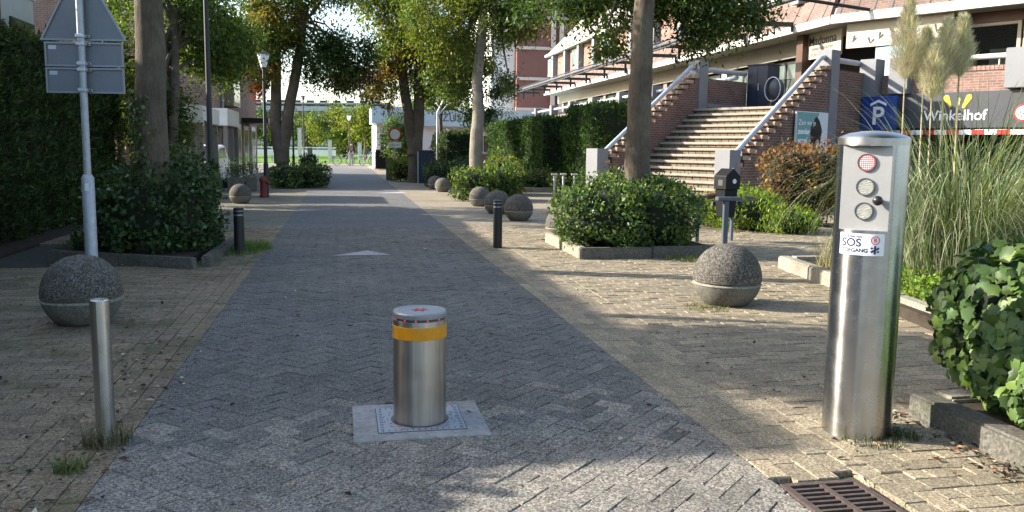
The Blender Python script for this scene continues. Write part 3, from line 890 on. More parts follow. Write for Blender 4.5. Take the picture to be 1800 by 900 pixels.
# ------------------------------------------------------------------ concrete balls
def make_ball(loc, label, r=.305, rz=0.0):
    t = thing('concrete_ball', label, 'concrete ball', loc, 'concrete ball bollards')
    x, y, _ = loc; zc = r * .80; n = 40
    seam = -.10 * r
    up = [(math.sqrt(max(0, 1 - (z / r) ** 2)) * r, z) for z in np.linspace(seam, r * .9995, 16)]
    MB().lathe([(up[0][0] - .02, seam)] + [(a, b) for a, b in up], (x, y, zc), n).build('upper_half', 'aggregate', t, smooth=True, sharp=60)
    lo = [(math.sqrt(max(0, 1 - (z / r) ** 2)) * r, z) for z in np.linspace(-r * .80, seam - .030, 12)]
    MB().lathe([(a * 1.0, b) for a, b in lo] + [(lo[-1][0] - .012, seam - .020)], (x, y, zc), n).build('lower_half', 'cast_concrete', t, smooth=True, sharp=60)
    rr = math.sqrt(r * r - seam * seam)
    MB().lathe([(rr - .03, seam - .034), (rr + .001, seam - .031), (rr + .003, seam - .022), (rr - .010, seam - .012), (rr - .03, seam - .002)], (x, y, zc), n).build('seam_ring', 'kerb_concrete', t, smooth=True)
    return t
ball0 = make_ball((2.01, 7.88, 0), 'large sunlit concrete ball standing before the stairs planter', .315)
ball_spots = [((-3.42, 6.70, 0), 'dark concrete ball in the shade behind the slim steel post', .96),
    ((.12, 16.95, 0), 'nearest concrete ball right of the black bollard, in the row', .92),
    ((-.34, 18.67, 0), 'concrete ball half hidden by the black bollard, middle of the row', .90),
    ((-.81, 21.0, 0), 'concrete ball touching the sunlit bush, left of the row', .84),
    ((-2.26, 27.57, 0), 'small sunlit far ball, right of the far pair', .80),
    ((-2.67, 29.4, 0), 'small far ball half hidden behind its twin by the clipped bush', .80),
    ((-6.69, 20.97, 0), 'shaded concrete ball near the garages on the left pavement', .84),
    ((.80, 13.5, 0), 'dark concrete ball mostly hidden behind the right tree planter', .88)]
for loc, lb, k in ball_spots:
    copy_tree(ball0, loc, random.random() * 6, lb, scale=k)

# ------------------------------------------------------------------ traffic sign seen from behind
sx0, sy0 = -3.95, 7.95
sp = thing('traffic_sign', 'grey back of a triangular traffic sign with two plates on a post', 'traffic sign', (sx0, sy0, 0))
MB().tube([(sx0, sy0, -.02), (sx0, sy0, 1.10), (sx0, sy0, 1.13)], [.055, .055, .036], 24).build('sleeve', 'galvanised', sp, smooth=True)
MB().tube([(sx0, sy0, 1.12), (sx0 + .005, sy0, 3.3)], .033, 20).build('pole', 'galvanised', sp, smooth=True)
MB().tube([(sx0, sy0, 3.3), (sx0, sy0, 3.315)], .034, 20).build('pole_cap', 'black_rubber', sp)
SFm = Matrix.Translation((sx0, sy0 + .055, 0)) @ Matrix.Rotation(rad(3), 4, 'Z')
def plate(z0, z1, w):
    p = MB(SFm).box(-w, w, .0, .004, z0, z1).build('plate', 'sign_back', sp)
    r = MB(SFm); e = .016
    r.box(-w, w, -.014, -.0005, z0, z0 + e).box(-w, w, -.014, -.0005, z1 - e, z1).box(-w, -w + e, -.014, -.0005, z0 + e, z1 - e).box(w - e, w, -.014, -.0005, z0 + e, z1 - e)
    r.build('rim', 'sign_rim', p)
    MB(SFm).box(-w + .03, -w + .10, -.0012, -.0003, z1 - .065, z1 - .03).build('maker_label', 'galv_light', p)
    return p
plate(2.115, 2.335, .352); plate(1.875, 2.105, .352)
TZ = 2.35; tw = .385; th_ = .66
tri = MB(SFm).prism([(-tw, 0, TZ), (tw, 0, TZ), (.035, 0, TZ + th_), (-.035, 0, TZ + th_)], (0, .004, 0)).build('triangle_plate', 'sign_back', sp)
r = MB(SFm)
def rimbar(a, b, w=.016):
    a, b = Vector(a), Vector(b); d = (b - a).normalized(); nn = Vector((-d.z, 0, d.x)) * w
    r.prism([a, b, b + nn, a + nn], (0, -.014, 0))
rimbar((-tw, -.0005, TZ), (tw, -.0005, TZ)); rimbar((tw, -.001, TZ + .004), (.035, -.001, TZ + th_)); rimbar((-.035, -.001, TZ + th_), (-tw, -.001, TZ + .004))
r.build('rim', 'sign_rim', tri)
MB(SFm).box(-.145, -.075, -.0012, -.0003, TZ + .40, TZ + .435).build('maker_label', 'galv_light', tri)
for z in (2.385, 2.315, 2.14, 2.085, 1.90):
    cl = MB(SFm).box(-.065, .065, -.030, -.0146, z - .014, z + .014).build('clamp', 'galvanised', sp, bevel=.003)
    MB(SFm).box(-.038, .038, -.096, -.0301, z - .017, z + .017).build('clamp_strap', 'galv_light', cl, bevel=.006)
    for q in (-.052, .052):
        MB(SFm).tube([(q, -.0301, z), (q, -.040, z)], .007, 8).build('bolt', 'dark_grey', cl)
MB().box(sx0 - .004, sx0 + .03, sy0 - .0565, sy0 - .0545, .98, 1.05).build('sticker', 'sticker_white', sp)

# ------------------------------------------------------------------ drain grate
dg = thing('drain_grate', 'rusty iron street drain grate at the bottom edge of the road', 'drain grate', S(3.02, 2.0))
fr_ = MB(ST); t0, t1, s0, s1 = 1.825, 2.185, 2.80, 3.215
fr_.box(t0, t1, s0, s0 + .03, -.03, .006).box(t0, t1, s1 - .03, s1, -.03, .006).box(t0, t0 + .03, s0 + .03, s1 - .03, -.03, .006).box(t1 - .03, t1, s0 + .03, s1 - .03, -.03, .006)
fr_.build('frame', 'rust_iron', dg)
MB(ST).box(t0 + .03, t1 - .03, s0 + .03, s1 - .03, -.0295, -.026).build('pit', 'pit_dark', dg)
MB(ST).box((t0 + t1) / 2 - .013, (t0 + t1) / 2 + .013, s0 + .0301, s1 - .0301, -.02, .005).build('middle_bar', 'rust_iron', dg)
k = 0; s = s0 + .05
while s < s1 - .045:
    for a_, b_ in ((t0 + .0301, (t0 + t1) / 2 - .0131), ((t0 + t1) / 2 + .0131, t1 - .0301)):
        MB(ST).box(a_, b_, s, s + .016, -.02, .003).build('bar', 'rust_iron', dg)
    s += .042

# ------------------------------------------------------------------ kerbs
def kerb_run(name, label, a, b, w=.12, h=.13, L=1.0, m_='kerb_concrete'):
    a, b = Vector((*a, 0)), Vector((*b, 0)); d = (b - a); n = max(1, round(d.length / L)); ang = math.atan2(d.y, d.x)
    t = thing(name, label, 'kerb', a)
    fr = Matrix.Translation(a) @ Matrix.Rotation(ang, 4, 'Z'); l = d.length / n
    for k in range(n):
        MB(fr @ Matrix.Translation((0, random.uniform(-.006, .006), random.uniform(-.006, .004)))).box(k * l + .004, (k + 1) * l - .004, min(-w, 0), max(-w, 0), -.03, h).build('kerb_stone', m_, t, bevel=.014)
    return t
kerb_run('planter_kerb', 'sunlit pale kerb edging the pampas grass bed', (3.55, 5.75), (3.27, 10.4), .14, .15)
kerb_run('planter_kerb', 'short back kerb of the pampas grass bed', (3.42, 10.42), (6.4, 11.0), .14, .15)
k1 = S(4.02, 3.02); k2 = S(1.2, 3.05)
kerb_run('planter_kerb', 'dirty low kerb under the ivy at bottom right', (k2.x, k2.y), (k1.x, k1.y), .14, .13, .93, 'kerb_dirt_shade')
k3 = S(4.02, 3.17); k4 = S(4.05, 5.0)
kerb_run('planter_kerb', 'kerb closing the far end of the ivy bed', (k3.x, k3.y), (k4.x, k4.y), .14, .13)
kerb_run('planter_kerb', 'dark kerb fronting the right tree planter', (.88, 10.98), (2.82, 11.36), -.10, .15, m_='kerb_dirt_shade')
kerb_run('planter_kerb', 'lit left side kerb of the right tree planter', (.88, 11.09), (.50, 13.0), .10, .148)
kerb_run('planter_kerb', 'shaded kerb fronting the left tree planter', (-5.6, 10.34), (-3.62, 9.74), .10, .13, m_='kerb_dirt_shade')
kerb_run('planter_kerb', 'shaded side kerb of the left tree planter', (-3.62, 9.85), (-4.05, 12.3), .10, .128, m_='kerb_dirt_shade')
kerb_run('planter_kerb', 'distant pale kerb below the ground cover at the hedges', (-.3, 27.6), (1.5, 28.1), -.12, .16)
soil_b = MB().prism([(3.4, 5.8, -.03), (3.35, 10.35, -.03), (6.4, 10.9, -.03), (9.5, 9.0, -.03), (8.5, 5.0, -.03)], (0, 0, .13)).build('bed_soil', 'soil'); tag(soil_b, 'dark soil of the pampas grass bed', 'soil', kind='structure')
a_, b_, c_, d_ = S(3.98, 3.18), S(1.0, 3.2), S(1.0, 6), S(3.98, 6)
soil_c = MB().prism([(a_.x, a_.y, -.03), (b_.x, b_.y, -.03), (c_.x, c_.y, -.03), (d_.x, d_.y, -.03)], (0, 0, .125)).build('ivy_bed_soil', 'soil'); tag(soil_c, 'dark soil of the ivy bed', 'soil', kind='structure')
soil_d = MB().prism([(.99, 11.10, -.03), (2.80, 11.46, -.03), (2.45, 13.3, -.03), (.64, 12.98, -.03)], (0, 0, .14)).build('right_planter_soil', 'soil'); tag(soil_d, 'soil inside the right tree planter', 'soil', kind='structure')
soil_e = MB().prism([(-5.6, 10.46, -.03), (-3.76, 9.9, -.03), (-4.16, 12.3, -.03), (-6.4, 12.6, -.03)], (0, 0, .14)).build('left_planter_soil', 'soil'); tag(soil_e, 'soil inside the left tree planter', 'soil', kind='structure')
soil_f = MB(ST).prism([(-4.2, -4, -.03), (-4.2, 20, -.03), (-6.6, 20, -.03), (-6.6, -4, -.03)], (0, 0, .04)).build('hedge_soil', 'soil'); tag(soil_f, 'leaf strewn soil under the tall hedge', 'soil', kind='structure')
# ------------------------------------------------------------------ buildings on the right
brickmat('brick', (.30, .165, .12), (.22, .115, .085), (.34, .30, .26))
brickmat('brick_dark', (.17, .085, .065), (.12, .062, .05), (.20, .175, .15))
brickmat('brick_pink', (.24, .138, .105), (.185, .10, .078), (.26, .22, .19))
brickmat('apron_brick', (.18, .112, .09), (.14, .082, .066), (.20, .17, .15))
brickmat('cap_brick', (.33, .23, .165), (.27, .18, .13), (.32, .27, .22))
brickmat('riser_brick', (.20, .16, .12), (.16, .125, .092), (.03, .025, .02), bw=.23, bh=.30, ms=.012, offset=0)  # brick tone darkened to deepen the shadow below each tread
mat('tread_stone', (.28, .248, .20), rough=.85, var=.22, scale=6, fine=80, bump=.4, spec=.2)
mat('grey_block', (.175, .18, .19), rough=.6, var=.1, scale=2, bump=.05)
mat('rail_paint', (.36, .39, .42), rough=.4, metal=.1, var=.08, bump=0)
mat('white_trim', (.50, .485, .455), rough=.6, var=.08)
mat('cream', (.27, .25, .20), rough=.6, var=.08)
mat('cream_trim', (.42, .375, .29), rough=.55, var=.08)
mat('beam_dark', (.022, .021, .022), rough=.5, var=.2)
mat('fascia_black', (.045, .048, .055), rough=.5, var=.12, scale=1.0, bump=.03)
mat('navy', (.018, .024, .045), rough=.5, var=.15)
mat('sign_blue', (.01, .045, .22), rough=.4, var=.06, bump=0)
mat('print_white', (.80, .80, .80), rough=.45, var=.04, bump=0)
mat('print_yellow', (.78, .55, .04), rough=.45, var=.08, bump=0)
mat('print_lime', (.42, .50, .12), rough=.45, var=.08, bump=0)
mat('print_dark', (.04, .035, .03), rough=.6, var=.1, bump=0)
mat('paint_red', (.50, .02, .02), rough=.45, var=.1, bump=0)
mat('slate', (.10, .105, .12), rough=.7, var=.2, scale=2)
mat('roof_tile', (.30, .27, .25), rough=.8, var=.2, scale=2)
mat('door_brown', (.09, .045, .03), rough=.5, var=.2)
mat('interior_dark', (.02, .02, .022), rough=.9, var=.3, bump=0)
glassmat('glass'); panemat('shop_glass'); glassmat('glass_green', (.06, .085, .075), .12)

# staircase
W_ST = 4.11; N_ST = 16; RISE = .165; RUN = .25; Q0 = -N_ST * RUN
sc_ = thing('outdoor_staircase', 'wide sunlit stone staircase climbing to the shops between stepped brick walls', 'staircase', B(W_ST / 2, Q0))
for i in range(N_ST):
    q = Q0 + i * RUN
    stp = MB(BF).box(.16, W_ST - .16, q, .4, i * RISE - .02, (i + 1) * RISE - .072).build('step', 'riser_brick', sc_)
    MB(BF @ Matrix.Translation((0, random.uniform(-.004, .004), 0))).box(.17, W_ST - .17, q - .065, q + RUN - .066, (i + 1) * RISE - .0718, (i + 1) * RISE).build('tread', 'tread_stone', stp, bevel=.012)
for nm, p0, p1 in (('left', -.20, .16), ('right', W_ST - .16, W_ST + .20)):
    wl_ = MB(BF)
    for i in range(N_ST):
        q = Q0 + i * RUN
        wl_.box(p0, p1, q, q + RUN, -.03, (i + 1) * RISE + .88)
    w_o = wl_.build('side_wall', 'brick_dark', sc_)
    for i in range(N_ST):
        q = Q0 + i * RUN; z = (i + 1) * RISE + .88
        e = RUN + .05
        MB(BF).prism([(p0 - .05, q - .13, z + .002), (p0 - .05, q + RUN - .135, z + .002), (p0 - .05, q + RUN - .135, z + .10), (p0 - .05, q - .10, z + .10), (p0 - .05, q - .13, z + .07)], (p1 - p0 + .10, 0, 0)).build('cap_stone', 'cap_brick', w_o)
    pc = (p0 + p1) / 2
    for q, z0, z1 in ((Q0 - .15, -.03, 1.44), (.12, 1.5, 4.05)):
        MB(BF).box(pc - .215, pc + .215, q - .215, q + .215, z0, z1).build('newel_post', 'grey_block', sc_, bevel=.012)
    hr = MB(BF).tube([(pc, Q0 + .05, 1.30), (pc, Q0 + .12, 1.36), (pc, -.25, 3.83), (pc, -.08, 3.86)], .062, 14).build('handrail', 'rail_paint', sc_, smooth=True)
    for k in range(4):
        f = .1 + .26 * k; q = Q0 + (-Q0) * f
        MB(BF).tube([(pc, q, 1.36 + (3.83 - 1.36) * f - .30), (pc, q, 1.36 + (3.83 - 1.36) * f - .04)], .018, 8).build('bracket', 'rail_paint', hr)

# corner building with parking garage below
cb = thing('shopping_centre', 'brick shopping centre with terrace, projecting upper floor and parking garage entrance', 'building', B(6, 4))
e1 = B(0, 2.4)
tp_ = [B(.0, .02), B(.0, 2.4), S(62, 12.35), S(62, 19), S(32, 24), B(14, 8), B(14, 2.1), B(W_ST, 2.1), B(W_ST, .02)]
MB().prism([(p.x, p.y, 2.28) for p in tp_], (0, 0, .358)).build('terrace', 'kerb_concrete', cb)
# left landing parapet and street-side parapet
MB(BF).box(-.19, .15, .335, 2.4, -.03, 3.55).build('parapet', 'brick_dark', cb)
MB(BF).box(-.24, .20, .336, 2.42, 2.70, 2.82).build('plinth_band', 'grey_block', cb)
MB(BF).tube([(-.02, .30, 3.83), (-.02, 2.55, 3.83)], .075, 14).build('rail', 'rail_paint', cb, smooth=True)
sA = ST.inverted() @ e1
wl_ = MB(ST).box(12.2, 12.45, sA.y + .1, 62, -.03, 3.35).build('street_wall', 'brick', cb)
MB(ST).tube([(12.32, sA.y + .2, 3.72), (12.32, 62, 3.72)], .07, 10).build('rail', 'rail_paint', cb, smooth=True)
s = sA.y + 3
while s < 62:
    MB(ST).box(12.12, 12.53, s, s + .42, 2.3, 3.95).build('parapet_post', 'grey_block', cb, bevel=.01); s += 4.2
# right wall beside the stairs, then the garage front
MB(BF).box(W_ST - .15, W_ST + .19, .336, 1.93, -.03, 3.56).build('stair_wall', 'brick_dark', cb)
MB(BF).tube([(W_ST + .02, .3, 3.83), (W_ST + .02, 1.7, 3.83)], .07, 14).build('rail', 'rail_paint', cb, smooth=True)
MB(BF).box(W_ST + .06, W_ST + .52, 1.72, 2.22, 2.72, 3.93).build('parapet_block', 'grey_block', cb, bevel=.012)
MB(BF).box(W_ST + .80, W_ST + 1.32, 1.88, 2.40, 2.98, 3.93).build('parapet_block', 'grey_block', cb, bevel=.012)
MB(BF).box(7.78, 9.6, 1.86, 2.36, 3.02, 3.98).build('parapet_block', 'grey_block', cb, bevel=.012)
MB(BF).box(W_ST + .10, 14, 2.12, 2.36, 2.985, 3.50).build('parapet', 'brick_pink', cb)
for k in range(70):
    p = W_ST + 1.38 + k * .104
    if p > 7.68: break
    MB(BF).box(p, p + .094, 2.09, 2.38, 3.501, 3.61).build('coping_brick', 'brick_pink', cb)
MB(BF).tube([(W_ST + 1.2, 2.22, 3.84), (7.9, 2.22, 3.84)], .066, 14).build('rail', 'white_trim', cb, smooth=True)
for k in range(5): MB(BF).tube([(W_ST + 1.7 + k * .85, 2.24, 3.6), (W_ST + 1.7 + k * .85, 2.24, 3.8)], .018, 8).build('bracket', 'white_trim', cb)
fas = MB(BF).box(W_ST + .20, 14, 2.02, 2.115, 2.07, 2.98).build('garage_fascia', 'fascia_black', cb, bevel=.004)
gx = lambda p, z, q=2.0175: BF @ Matrix.Translation((p, q, z)) @ Matrix.Rotation(rad(90), 4, 'X')
text('lettering', 'Winkelhof', .37, gx(6.62, 2.38), 'print_white', fas, ext=.004, bold=.004, sx=.98)
lg = MB(BF)
def pill(mb, p0, z0, p1, z1, w0, w1, y=2.018):
    d = Vector((p1 - p0, z1 - z0)); d.normalize(); n_ = Vector((-d.y, d.x)); P = []
    for k in range(9):
        a = math.pi * k / 8; P.append((p1 + (n_.x * math.cos(a) + d.x * math.sin(a)) * w1, y, z1 + (n_.y * math.cos(a) + d.y * math.sin(a)) * w1))
    for k in range(9):
        a = math.pi * k / 8; P.append((p0 - (n_.x * math.cos(a) + d.x * math.sin(a)) * w0, y, z0 - (n_.y * math.cos(a) + d.y * math.sin(a)) * w0))
    mb.prism(P, (0, -.006, 0))
pill(lg, 6.50, 2.64, 6.40, 2.84, .035, .07); lg.build('logo_mark', 'print_yellow', fas)
lg = MB(BF); pill(lg, 6.69, 2.66, 6.70, 2.79, .04, .045); lg.build('logo_mark', 'print_lime', fas)
lg = MB(BF); pill(lg, 6.83, 2.60, 6.95, 2.84, .035, .07); lg.build('logo_mark', 'print_yellow', fas)
hs = MB(BF); disc(hs, 8.22, 2.42, 2.018, .21, .006, 32); hs = hs.build('height_sign', 'paint_red', fas)
h2 = MB(BF); disc(h2, 8.22, 2.42, 2.0115, .165, .004, 32); h2.build('height_sign_face', 'print_white', hs)
text('lettering', '2.0', .17, gx(8.2, 2.42, 2.006), 'print_dark', hs, ext=.002)
text('lettering', 'm', .07, gx(8.33, 2.36, 2.006), 'print_dark', hs, ext=.002)
# height barrier bar in red and white
bar = thing('height_barrier', 'red and white striped height barrier hanging at the garage entrance', 'barrier', B(8, 1.9, 1.9))
k = 0; p = W_ST + .9
while p < 13:
    MB(BF).box(p, p + .298, 1.90, 1.95, 1.90, 2.02).build('stripe', 'print_white' if k % 2 == 0 else 'paint_red', bar); p += .30; k += 1
for p in (5.4, 7.5, 9.6): MB(BF).tube([(p, 1.96, 1.98), (p, 2.06, 2.10)], .012, 6).build('hanger', 'beam_dark', bar)
# garage interior
MB(BF).box(W_ST + .2, 14, 9.0, 9.2, -.03, 2.28).build('garage_back_wall', 'interior_dark', cb)
MB(BF).box(W_ST + .19, W_ST + .4, 1.95, 9, -.03, 2.28).build('garage_side_wall', 'brick_dark', cb)
MB(BF).box(W_ST + .42, 14, 2.2, 9, 2.10, 2.27).build('garage_ceiling', 'interior_dark', cb)
for k in range(3): MB(BF).box(6.2 + k * 2.6, 7.0 + k * 2.6, 4.5, 4.6, 2.05, 2.095).build('garage_lamp', mat('tube_lamp', (.8, .8, .75), emit=((1, .97, .9), 1.2), bump=0), cb)
MB(BF).box(W_ST + .5, 14, 1.6, 1.66, -.03, .95).build('ramp_wall', 'dark_grey', cb)
# blue parking sign
pk = thing('parking_sign', 'blue square parking garage sign with white P and roof mark', 'sign', B(W_ST + .5, 1.6, 2.0))
MB(BF).box(W_ST + .22, W_ST + 1.18, 1.62, 1.74, 2.02, 2.92).build('panel', 'sign_blue', pk, bevel=.01)
text('lettering', 'P', .66, gx(W_ST + .70, 2.38, 1.617), 'print_white', pk, ext=.003, bold=.012)
rf = MB(BF)
rf.prism([(W_ST + .48, 1.6195, 2.66), (W_ST + .70, 1.6195, 2.76), (W_ST + .92, 1.6195, 2.66), (W_ST + .92, 1.6195, 2.73), (W_ST + .70, 1.6195, 2.83), (W_ST + .48, 1.6195, 2.73)], (0, -.005, 0)); rf.build('roof_mark', 'print_white', pk)
MB(BF).tube([(W_ST + .7, 1.745, 2.4), (W_ST + .7, 2.02, 2.4)], .03, 8).build('bracket', 'beam_dark', pk)
# poster on the dark wall
po = thing('poster_board', 'pale poster board with teal corner and dark portrait on the shaded wall', 'poster', B(W_ST + .3, -.7, 1.4))
pq0, pq1, pz0, pz1 = -1.75, -.25, 1.30, 2.42; pp = W_ST + .262
mat('poster_white', (.62, .66, .70), rough=.5, var=.06, bump=0); mat('poster_teal', (.16, .32, .32), rough=.5, var=.08, bump=0); mat('poster_black', (.012, .013, .015), rough=.5, var=.2, bump=0); mat('poster_skin', (.42, .33, .29), rough=.5, var=.1, bump=0)
pb = MB(BF).box(pp, pp + .05, pq0, pq1, pz0, pz1).build('board', 'poster_white', po)
MB(BF).prism([(pp + .0502, pq0 + .02, pz0 + .02), (pp + .0502, pq0 + .45, pz0 + .02), (pp + .0502, pq0 + 1.05, pz1 - .02), (pp + .0502, pq0 + .02, pz1 - .02)], (.002, 0, 0)).build('teal_field', 'poster_teal', pb)
hr_ = MB(BF); P = []
for k in range(26):
    a = 2 * math.pi * k / 26; rr = 1 + .05 * math.sin(2 * math.pi * k / 26 * 5) + .03 * math.sin(2 * math.pi * k / 26 * 8)
    P.append((pp + .0526, pq0 + .93 + .27 * rr * math.cos(a), pz0 + .56 + .42 * rr * math.sin(a)))
hr_.prism(P, (.002, 0, 0)); hr_.build('portrait_hair', 'poster_black', pb)
fc = MB(BF); P = [(pp + .055, pq0 + 1.02 + .13 * math.cos(2 * math.pi * k / 16), pz0 + .24 + .20 * math.sin(2 * math.pi * k / 16)) for k in range(16)]
fc.prism(P, (.002, 0, 0)); fc.build('portrait_face', 'poster_skin', pb)
px2 = lambda q, z: BF @ Matrix.Translation((pp + .0545, q, z)) @ Matrix.Rotation(rad(90), 4, 'Z') @ Matrix.Rotation(rad(90), 4, 'X')
for k, tx_ in enumerate(('Zien we je', 'zondag', 'weer?')):
    text('lettering', tx_, .19, px2(pq0 + .08, pz1 - .28 - k * .22), 'print_white', pb, ext=.001, bold=.006 if k else 0, align='LEFT')
nb = thing('notice_box', 'small dark notice box on the wall left of the poster', 'notice', B(W_ST + .3, -2.3, 1.2))
MB(BF).box(W_ST + .262, W_ST + .34, -2.55, -2.15, 1.20, 1.52).build('box', 'beam_dark', nb, bevel=.01)
MB(BF).box(W_ST + .341, W_ST + .344, -2.50, -2.30, 1.25, 1.33).build('label_strip', 'galv_light', nb)
text('lettering', 'i', .16, BF @ Matrix.Translation((W_ST + .343, -2.42, 1.43)) @ Matrix.Rotation(rad(90), 4, 'Z') @ Matrix.Rotation(rad(90), 4, 'X'), 'galv_light', nb, ext=.001)

# upper floor overhang. Right wing along the garage front, left wing along the street
ZE = 5.22
KQ = 3.35; KP = 2.35
kk = BF @ Vector((KP, KQ, 0)); kst = ST.inverted() @ kk; KT = kst.x; KS = kst.y
S_END = 61.0
# right wing
MB(BF).box(KP, 14, KQ - .04, KQ + .04, ZE, ZE + .26).build('fascia', 'white_trim', cb, bevel=.01)
MB(BF).prism([(KP + .1, KQ + .0, ZE + .262), (14, KQ + .0, ZE + .262), (14, KQ + .45, ZE + 1.6), (KP + .35, KQ + .45, ZE + 1.6)], (0, .12, 0)).build('sloped_apron', 'apron_brick', cb)
for k in range(22):
    p = KP + .25 + k * .52
    MB(BF).prism([(p, KQ - .012, ZE + .262), (p + .03, KQ - .012, ZE + .262), (p + .12, KQ + .44, ZE + 1.6), (p + .09, KQ + .44, ZE + 1.6)], (0, .01, 0)).build('seam_batten', 'beam_dark', cb)
MB(BF).box(KP + .6, 14, KQ + .58, KQ + 4, ZE + 1.3, ZE + 3.4).build('upper_wall', 'brick_pink', cb)
# left wing in street frame
MB(ST).box(KT - .04, KT + .04, KS + .05, S_END, ZE, ZE + .24).build('fascia', 'white_trim', cb, bevel=.01)
MB(ST).prism([(KT + .0, KS + .1, ZE + .243), (KT + .0, S_END, ZE + .243), (KT + .32, S_END, ZE + .95), (KT + .32, KS + .3, ZE + .95)], (.12, 0, 0)).build('sloped_apron', 'apron_brick', cb)
k = 0; s = KS + .5
while s < S_END - .5:
    MB(ST).prism([(KT - .012, s, ZE + .243), (KT - .012, s + .035, ZE + .243), (KT + .312, s + .035, ZE + .95), (KT + .312, s, ZE + .95)], (.01, 0, 0)).build('seam_batten', 'beam_dark', cb); s += .9
uw = MB(ST).box(KT + .45, KT + 1.6, KS + .6, S_END, ZE + .9, 8.0).build('upper_wall', 'brick_pink', cb)
s = KS + 2.2; k = 0
while s < S_END - 1:
    col_ = MB(ST).box(KT + .12, KT + .449, s, s + .45, ZE + .96, 8.15).build('pilaster', 'grey_block', cb)
    if k % 2 == 0:
        wi = MB(ST).box(KT + .40, KT + .449, s + .6, s + 2.6, 6.6, 7.8).build('window', 'white_trim', cb)
        MB(ST).box(KT + .39, KT + .3995, s + .70, s + 1.55, 6.7, 7.7).build('pane', 'glass_green', wi)
        MB(ST).box(KT + .39, KT + .3995, s + 1.65, s + 2.5, 6.7, 7.7).build('pane', 'glass_green', wi)
    s += 3.3; k += 1
MB(ST).prism([(KT + .05, KS + .6, 8.0), (KT + .05, S_END, 8.0), (KT + 2.6, S_END, 10.6), (KT + 2.6, KS + .6, 10.6)], (.25, 0, -.1)).build('roof', 'roof_tile', cb)
MB(ST).box(KT - .02, KT + .2, KS + .6, S_END, 7.9, 8.06).build('gutter', 'white_trim', cb)
# soffit, shopfront
so = [B(KP - .02, KQ + .045), B(14, KQ + .045), B(14, KQ + 3), S(34, 18), S(S_END, 18), S(S_END, KT + .045), S(KS + .07, KT + .045)]
MB().prism([(p.x, p.y, ZE + .02) for p in so], (0, 0, .18)).build('soffit', 'cream', cb)
# awning frame of pipes
mat('frame_pipe', (.10, .105, .115), rough=.45, metal=.3, var=.15)
MB(ST).tube([(KT - 2.0, KS + 1.0, 5.52), (KT - 2.0, S_END + 3, 5.52)], .07, 12).build('awning_pipe', 'frame_pipe', cb, smooth=True)
MB(ST).tube([(KT - 2.02, KS + 1.0, 5.64), (KT - 2.02, S_END + 3, 5.64)], .03, 8).build('awning_pipe', 'beam_dark', cb, smooth=True)
MB(ST).box(KT - 2.04, KT - 1.94, KS + 1.0, S_END + 3, 5.37, 5.42).build('awning_beam', 'beam_dark', cb)
s = KS + 2.1
while s < S_END + 2:
    br_ = MB(ST).box(KT - 2.05, KT - .06, s, s + .12, 5.42, 5.56).build('awning_arm', 'beam_dark', cb)
    MB(ST).box(KT - .12, KT - .06, s + .02, s + .08, 5.26, 5.4199).build('arm_foot', 'beam_dark', br_)
    MB(ST).box(KT - 1.3, KT - 1.2, s + .02, s + .08, 5.0, 5.4199).build('awning_strut', 'beam_dark', cb)
    s += 3.3
MB(BF).tube([(KP - 1.6, KQ - 1.9, 5.52), (KP - .2, KQ - 1.5, 5.85), (14, KQ - 1.3, 5.95)], .07, 12).build('awning_pipe', 'frame_pipe', cb, smooth=True)
MB(BF).tube([(KP - .3, KQ - 1.5, 5.83), (KP + 1.2, KQ - .06, 5.5)], .05, 8).build('awning_brace', 'beam_dark', cb, smooth=True)
# shop walls
MB(BF).box(KP + 1.2, 14, KQ + 2.2, KQ + 2.4, 2.64, ZE + .02).build('shop_back_wall', 'interior_dark', cb)
MB(ST).box(KT + 2.0, KT + 2.2, KS + 1, S_END, 2.64, ZE + .02).build('shop_back_wall', 'interior_dark', cb)
for k in range(7):
    p = 4.2 + k * 1.55
    wf = MB(BF); q = KQ + .95
    wf.box(p, p + .09, q, q + .08, 2.64, 4.95).box(p + 1.40, p + 1.49, q, q + .08, 2.64, 4.95).box(p + .09, p + 1.40, q, q + .08, 4.87, 4.95).box(p + .09, p + 1.40, q, q + .08, 3.62, 3.69)
    w_o = wf.build('shop_window', 'cream_trim', cb)
    MB(BF).box(p + .091, p + 1.399, q + .03, q + .045, 2.66, 4.87).build('pane', 'shop_glass', w_o)
MB(BF).box(4.1, 14, KQ + .9, KQ + 1.1, 4.955, ZE + .018).build('window_head', 'door_brown', cb)
for k in range(6):
    p = 5.0 + k * 1.3
    MB(BF).box(p, p + .5, KQ + 1.5, KQ + 1.7, 3.6 + .2 * (k % 2), 4.1 + .2 * (k % 3)).build('display_item', ('cream', 'white_trim', 'door_brown', 'print_yellow')[k % 4], cb)
# street side shop windows
s = KS + 3.6
while s < S_END - 3:
    wf = MB(ST); t_ = KT + 1.2
    wf.box(t_, t_ + .08, s, s + .1, 2.64, 4.6).box(t_, t_ + .08, s + 2.3, s + 2.4, 2.64, 4.6).box(t_, t_ + .08, s + .1, s + 2.3, 4.5, 4.6).box(t_, t_ + .08, s + 1.15, s + 1.25, 2.64, 4.5)
    w_o = wf.build('shop_window', 'beam_dark', cb)
    MB(ST).box(t_ + .03, t_ + .045, s + .101, s + 1.149, 2.7, 4.5).build('pane', 'glass_green', w_o)
    MB(ST).box(t_ + .03, t_ + .045, s + 1.251, s + 2.299, 2.7, 4.5).build('pane', 'glass_green', w_o)
    MB(ST).box(t_ - .1, t_ + .25, s + 2.5, s + 2.95, 2.64, ZE + .018).build('pier', 'brick' if int(s) % 2 else 'white_trim', cb)
    s += 3.3
MB(ST).box(KT + 1.0, KT + 1.15, KS + 2.9, S_END, 4.66, ZE + .018).build('shop_beam', 'cream', cb)
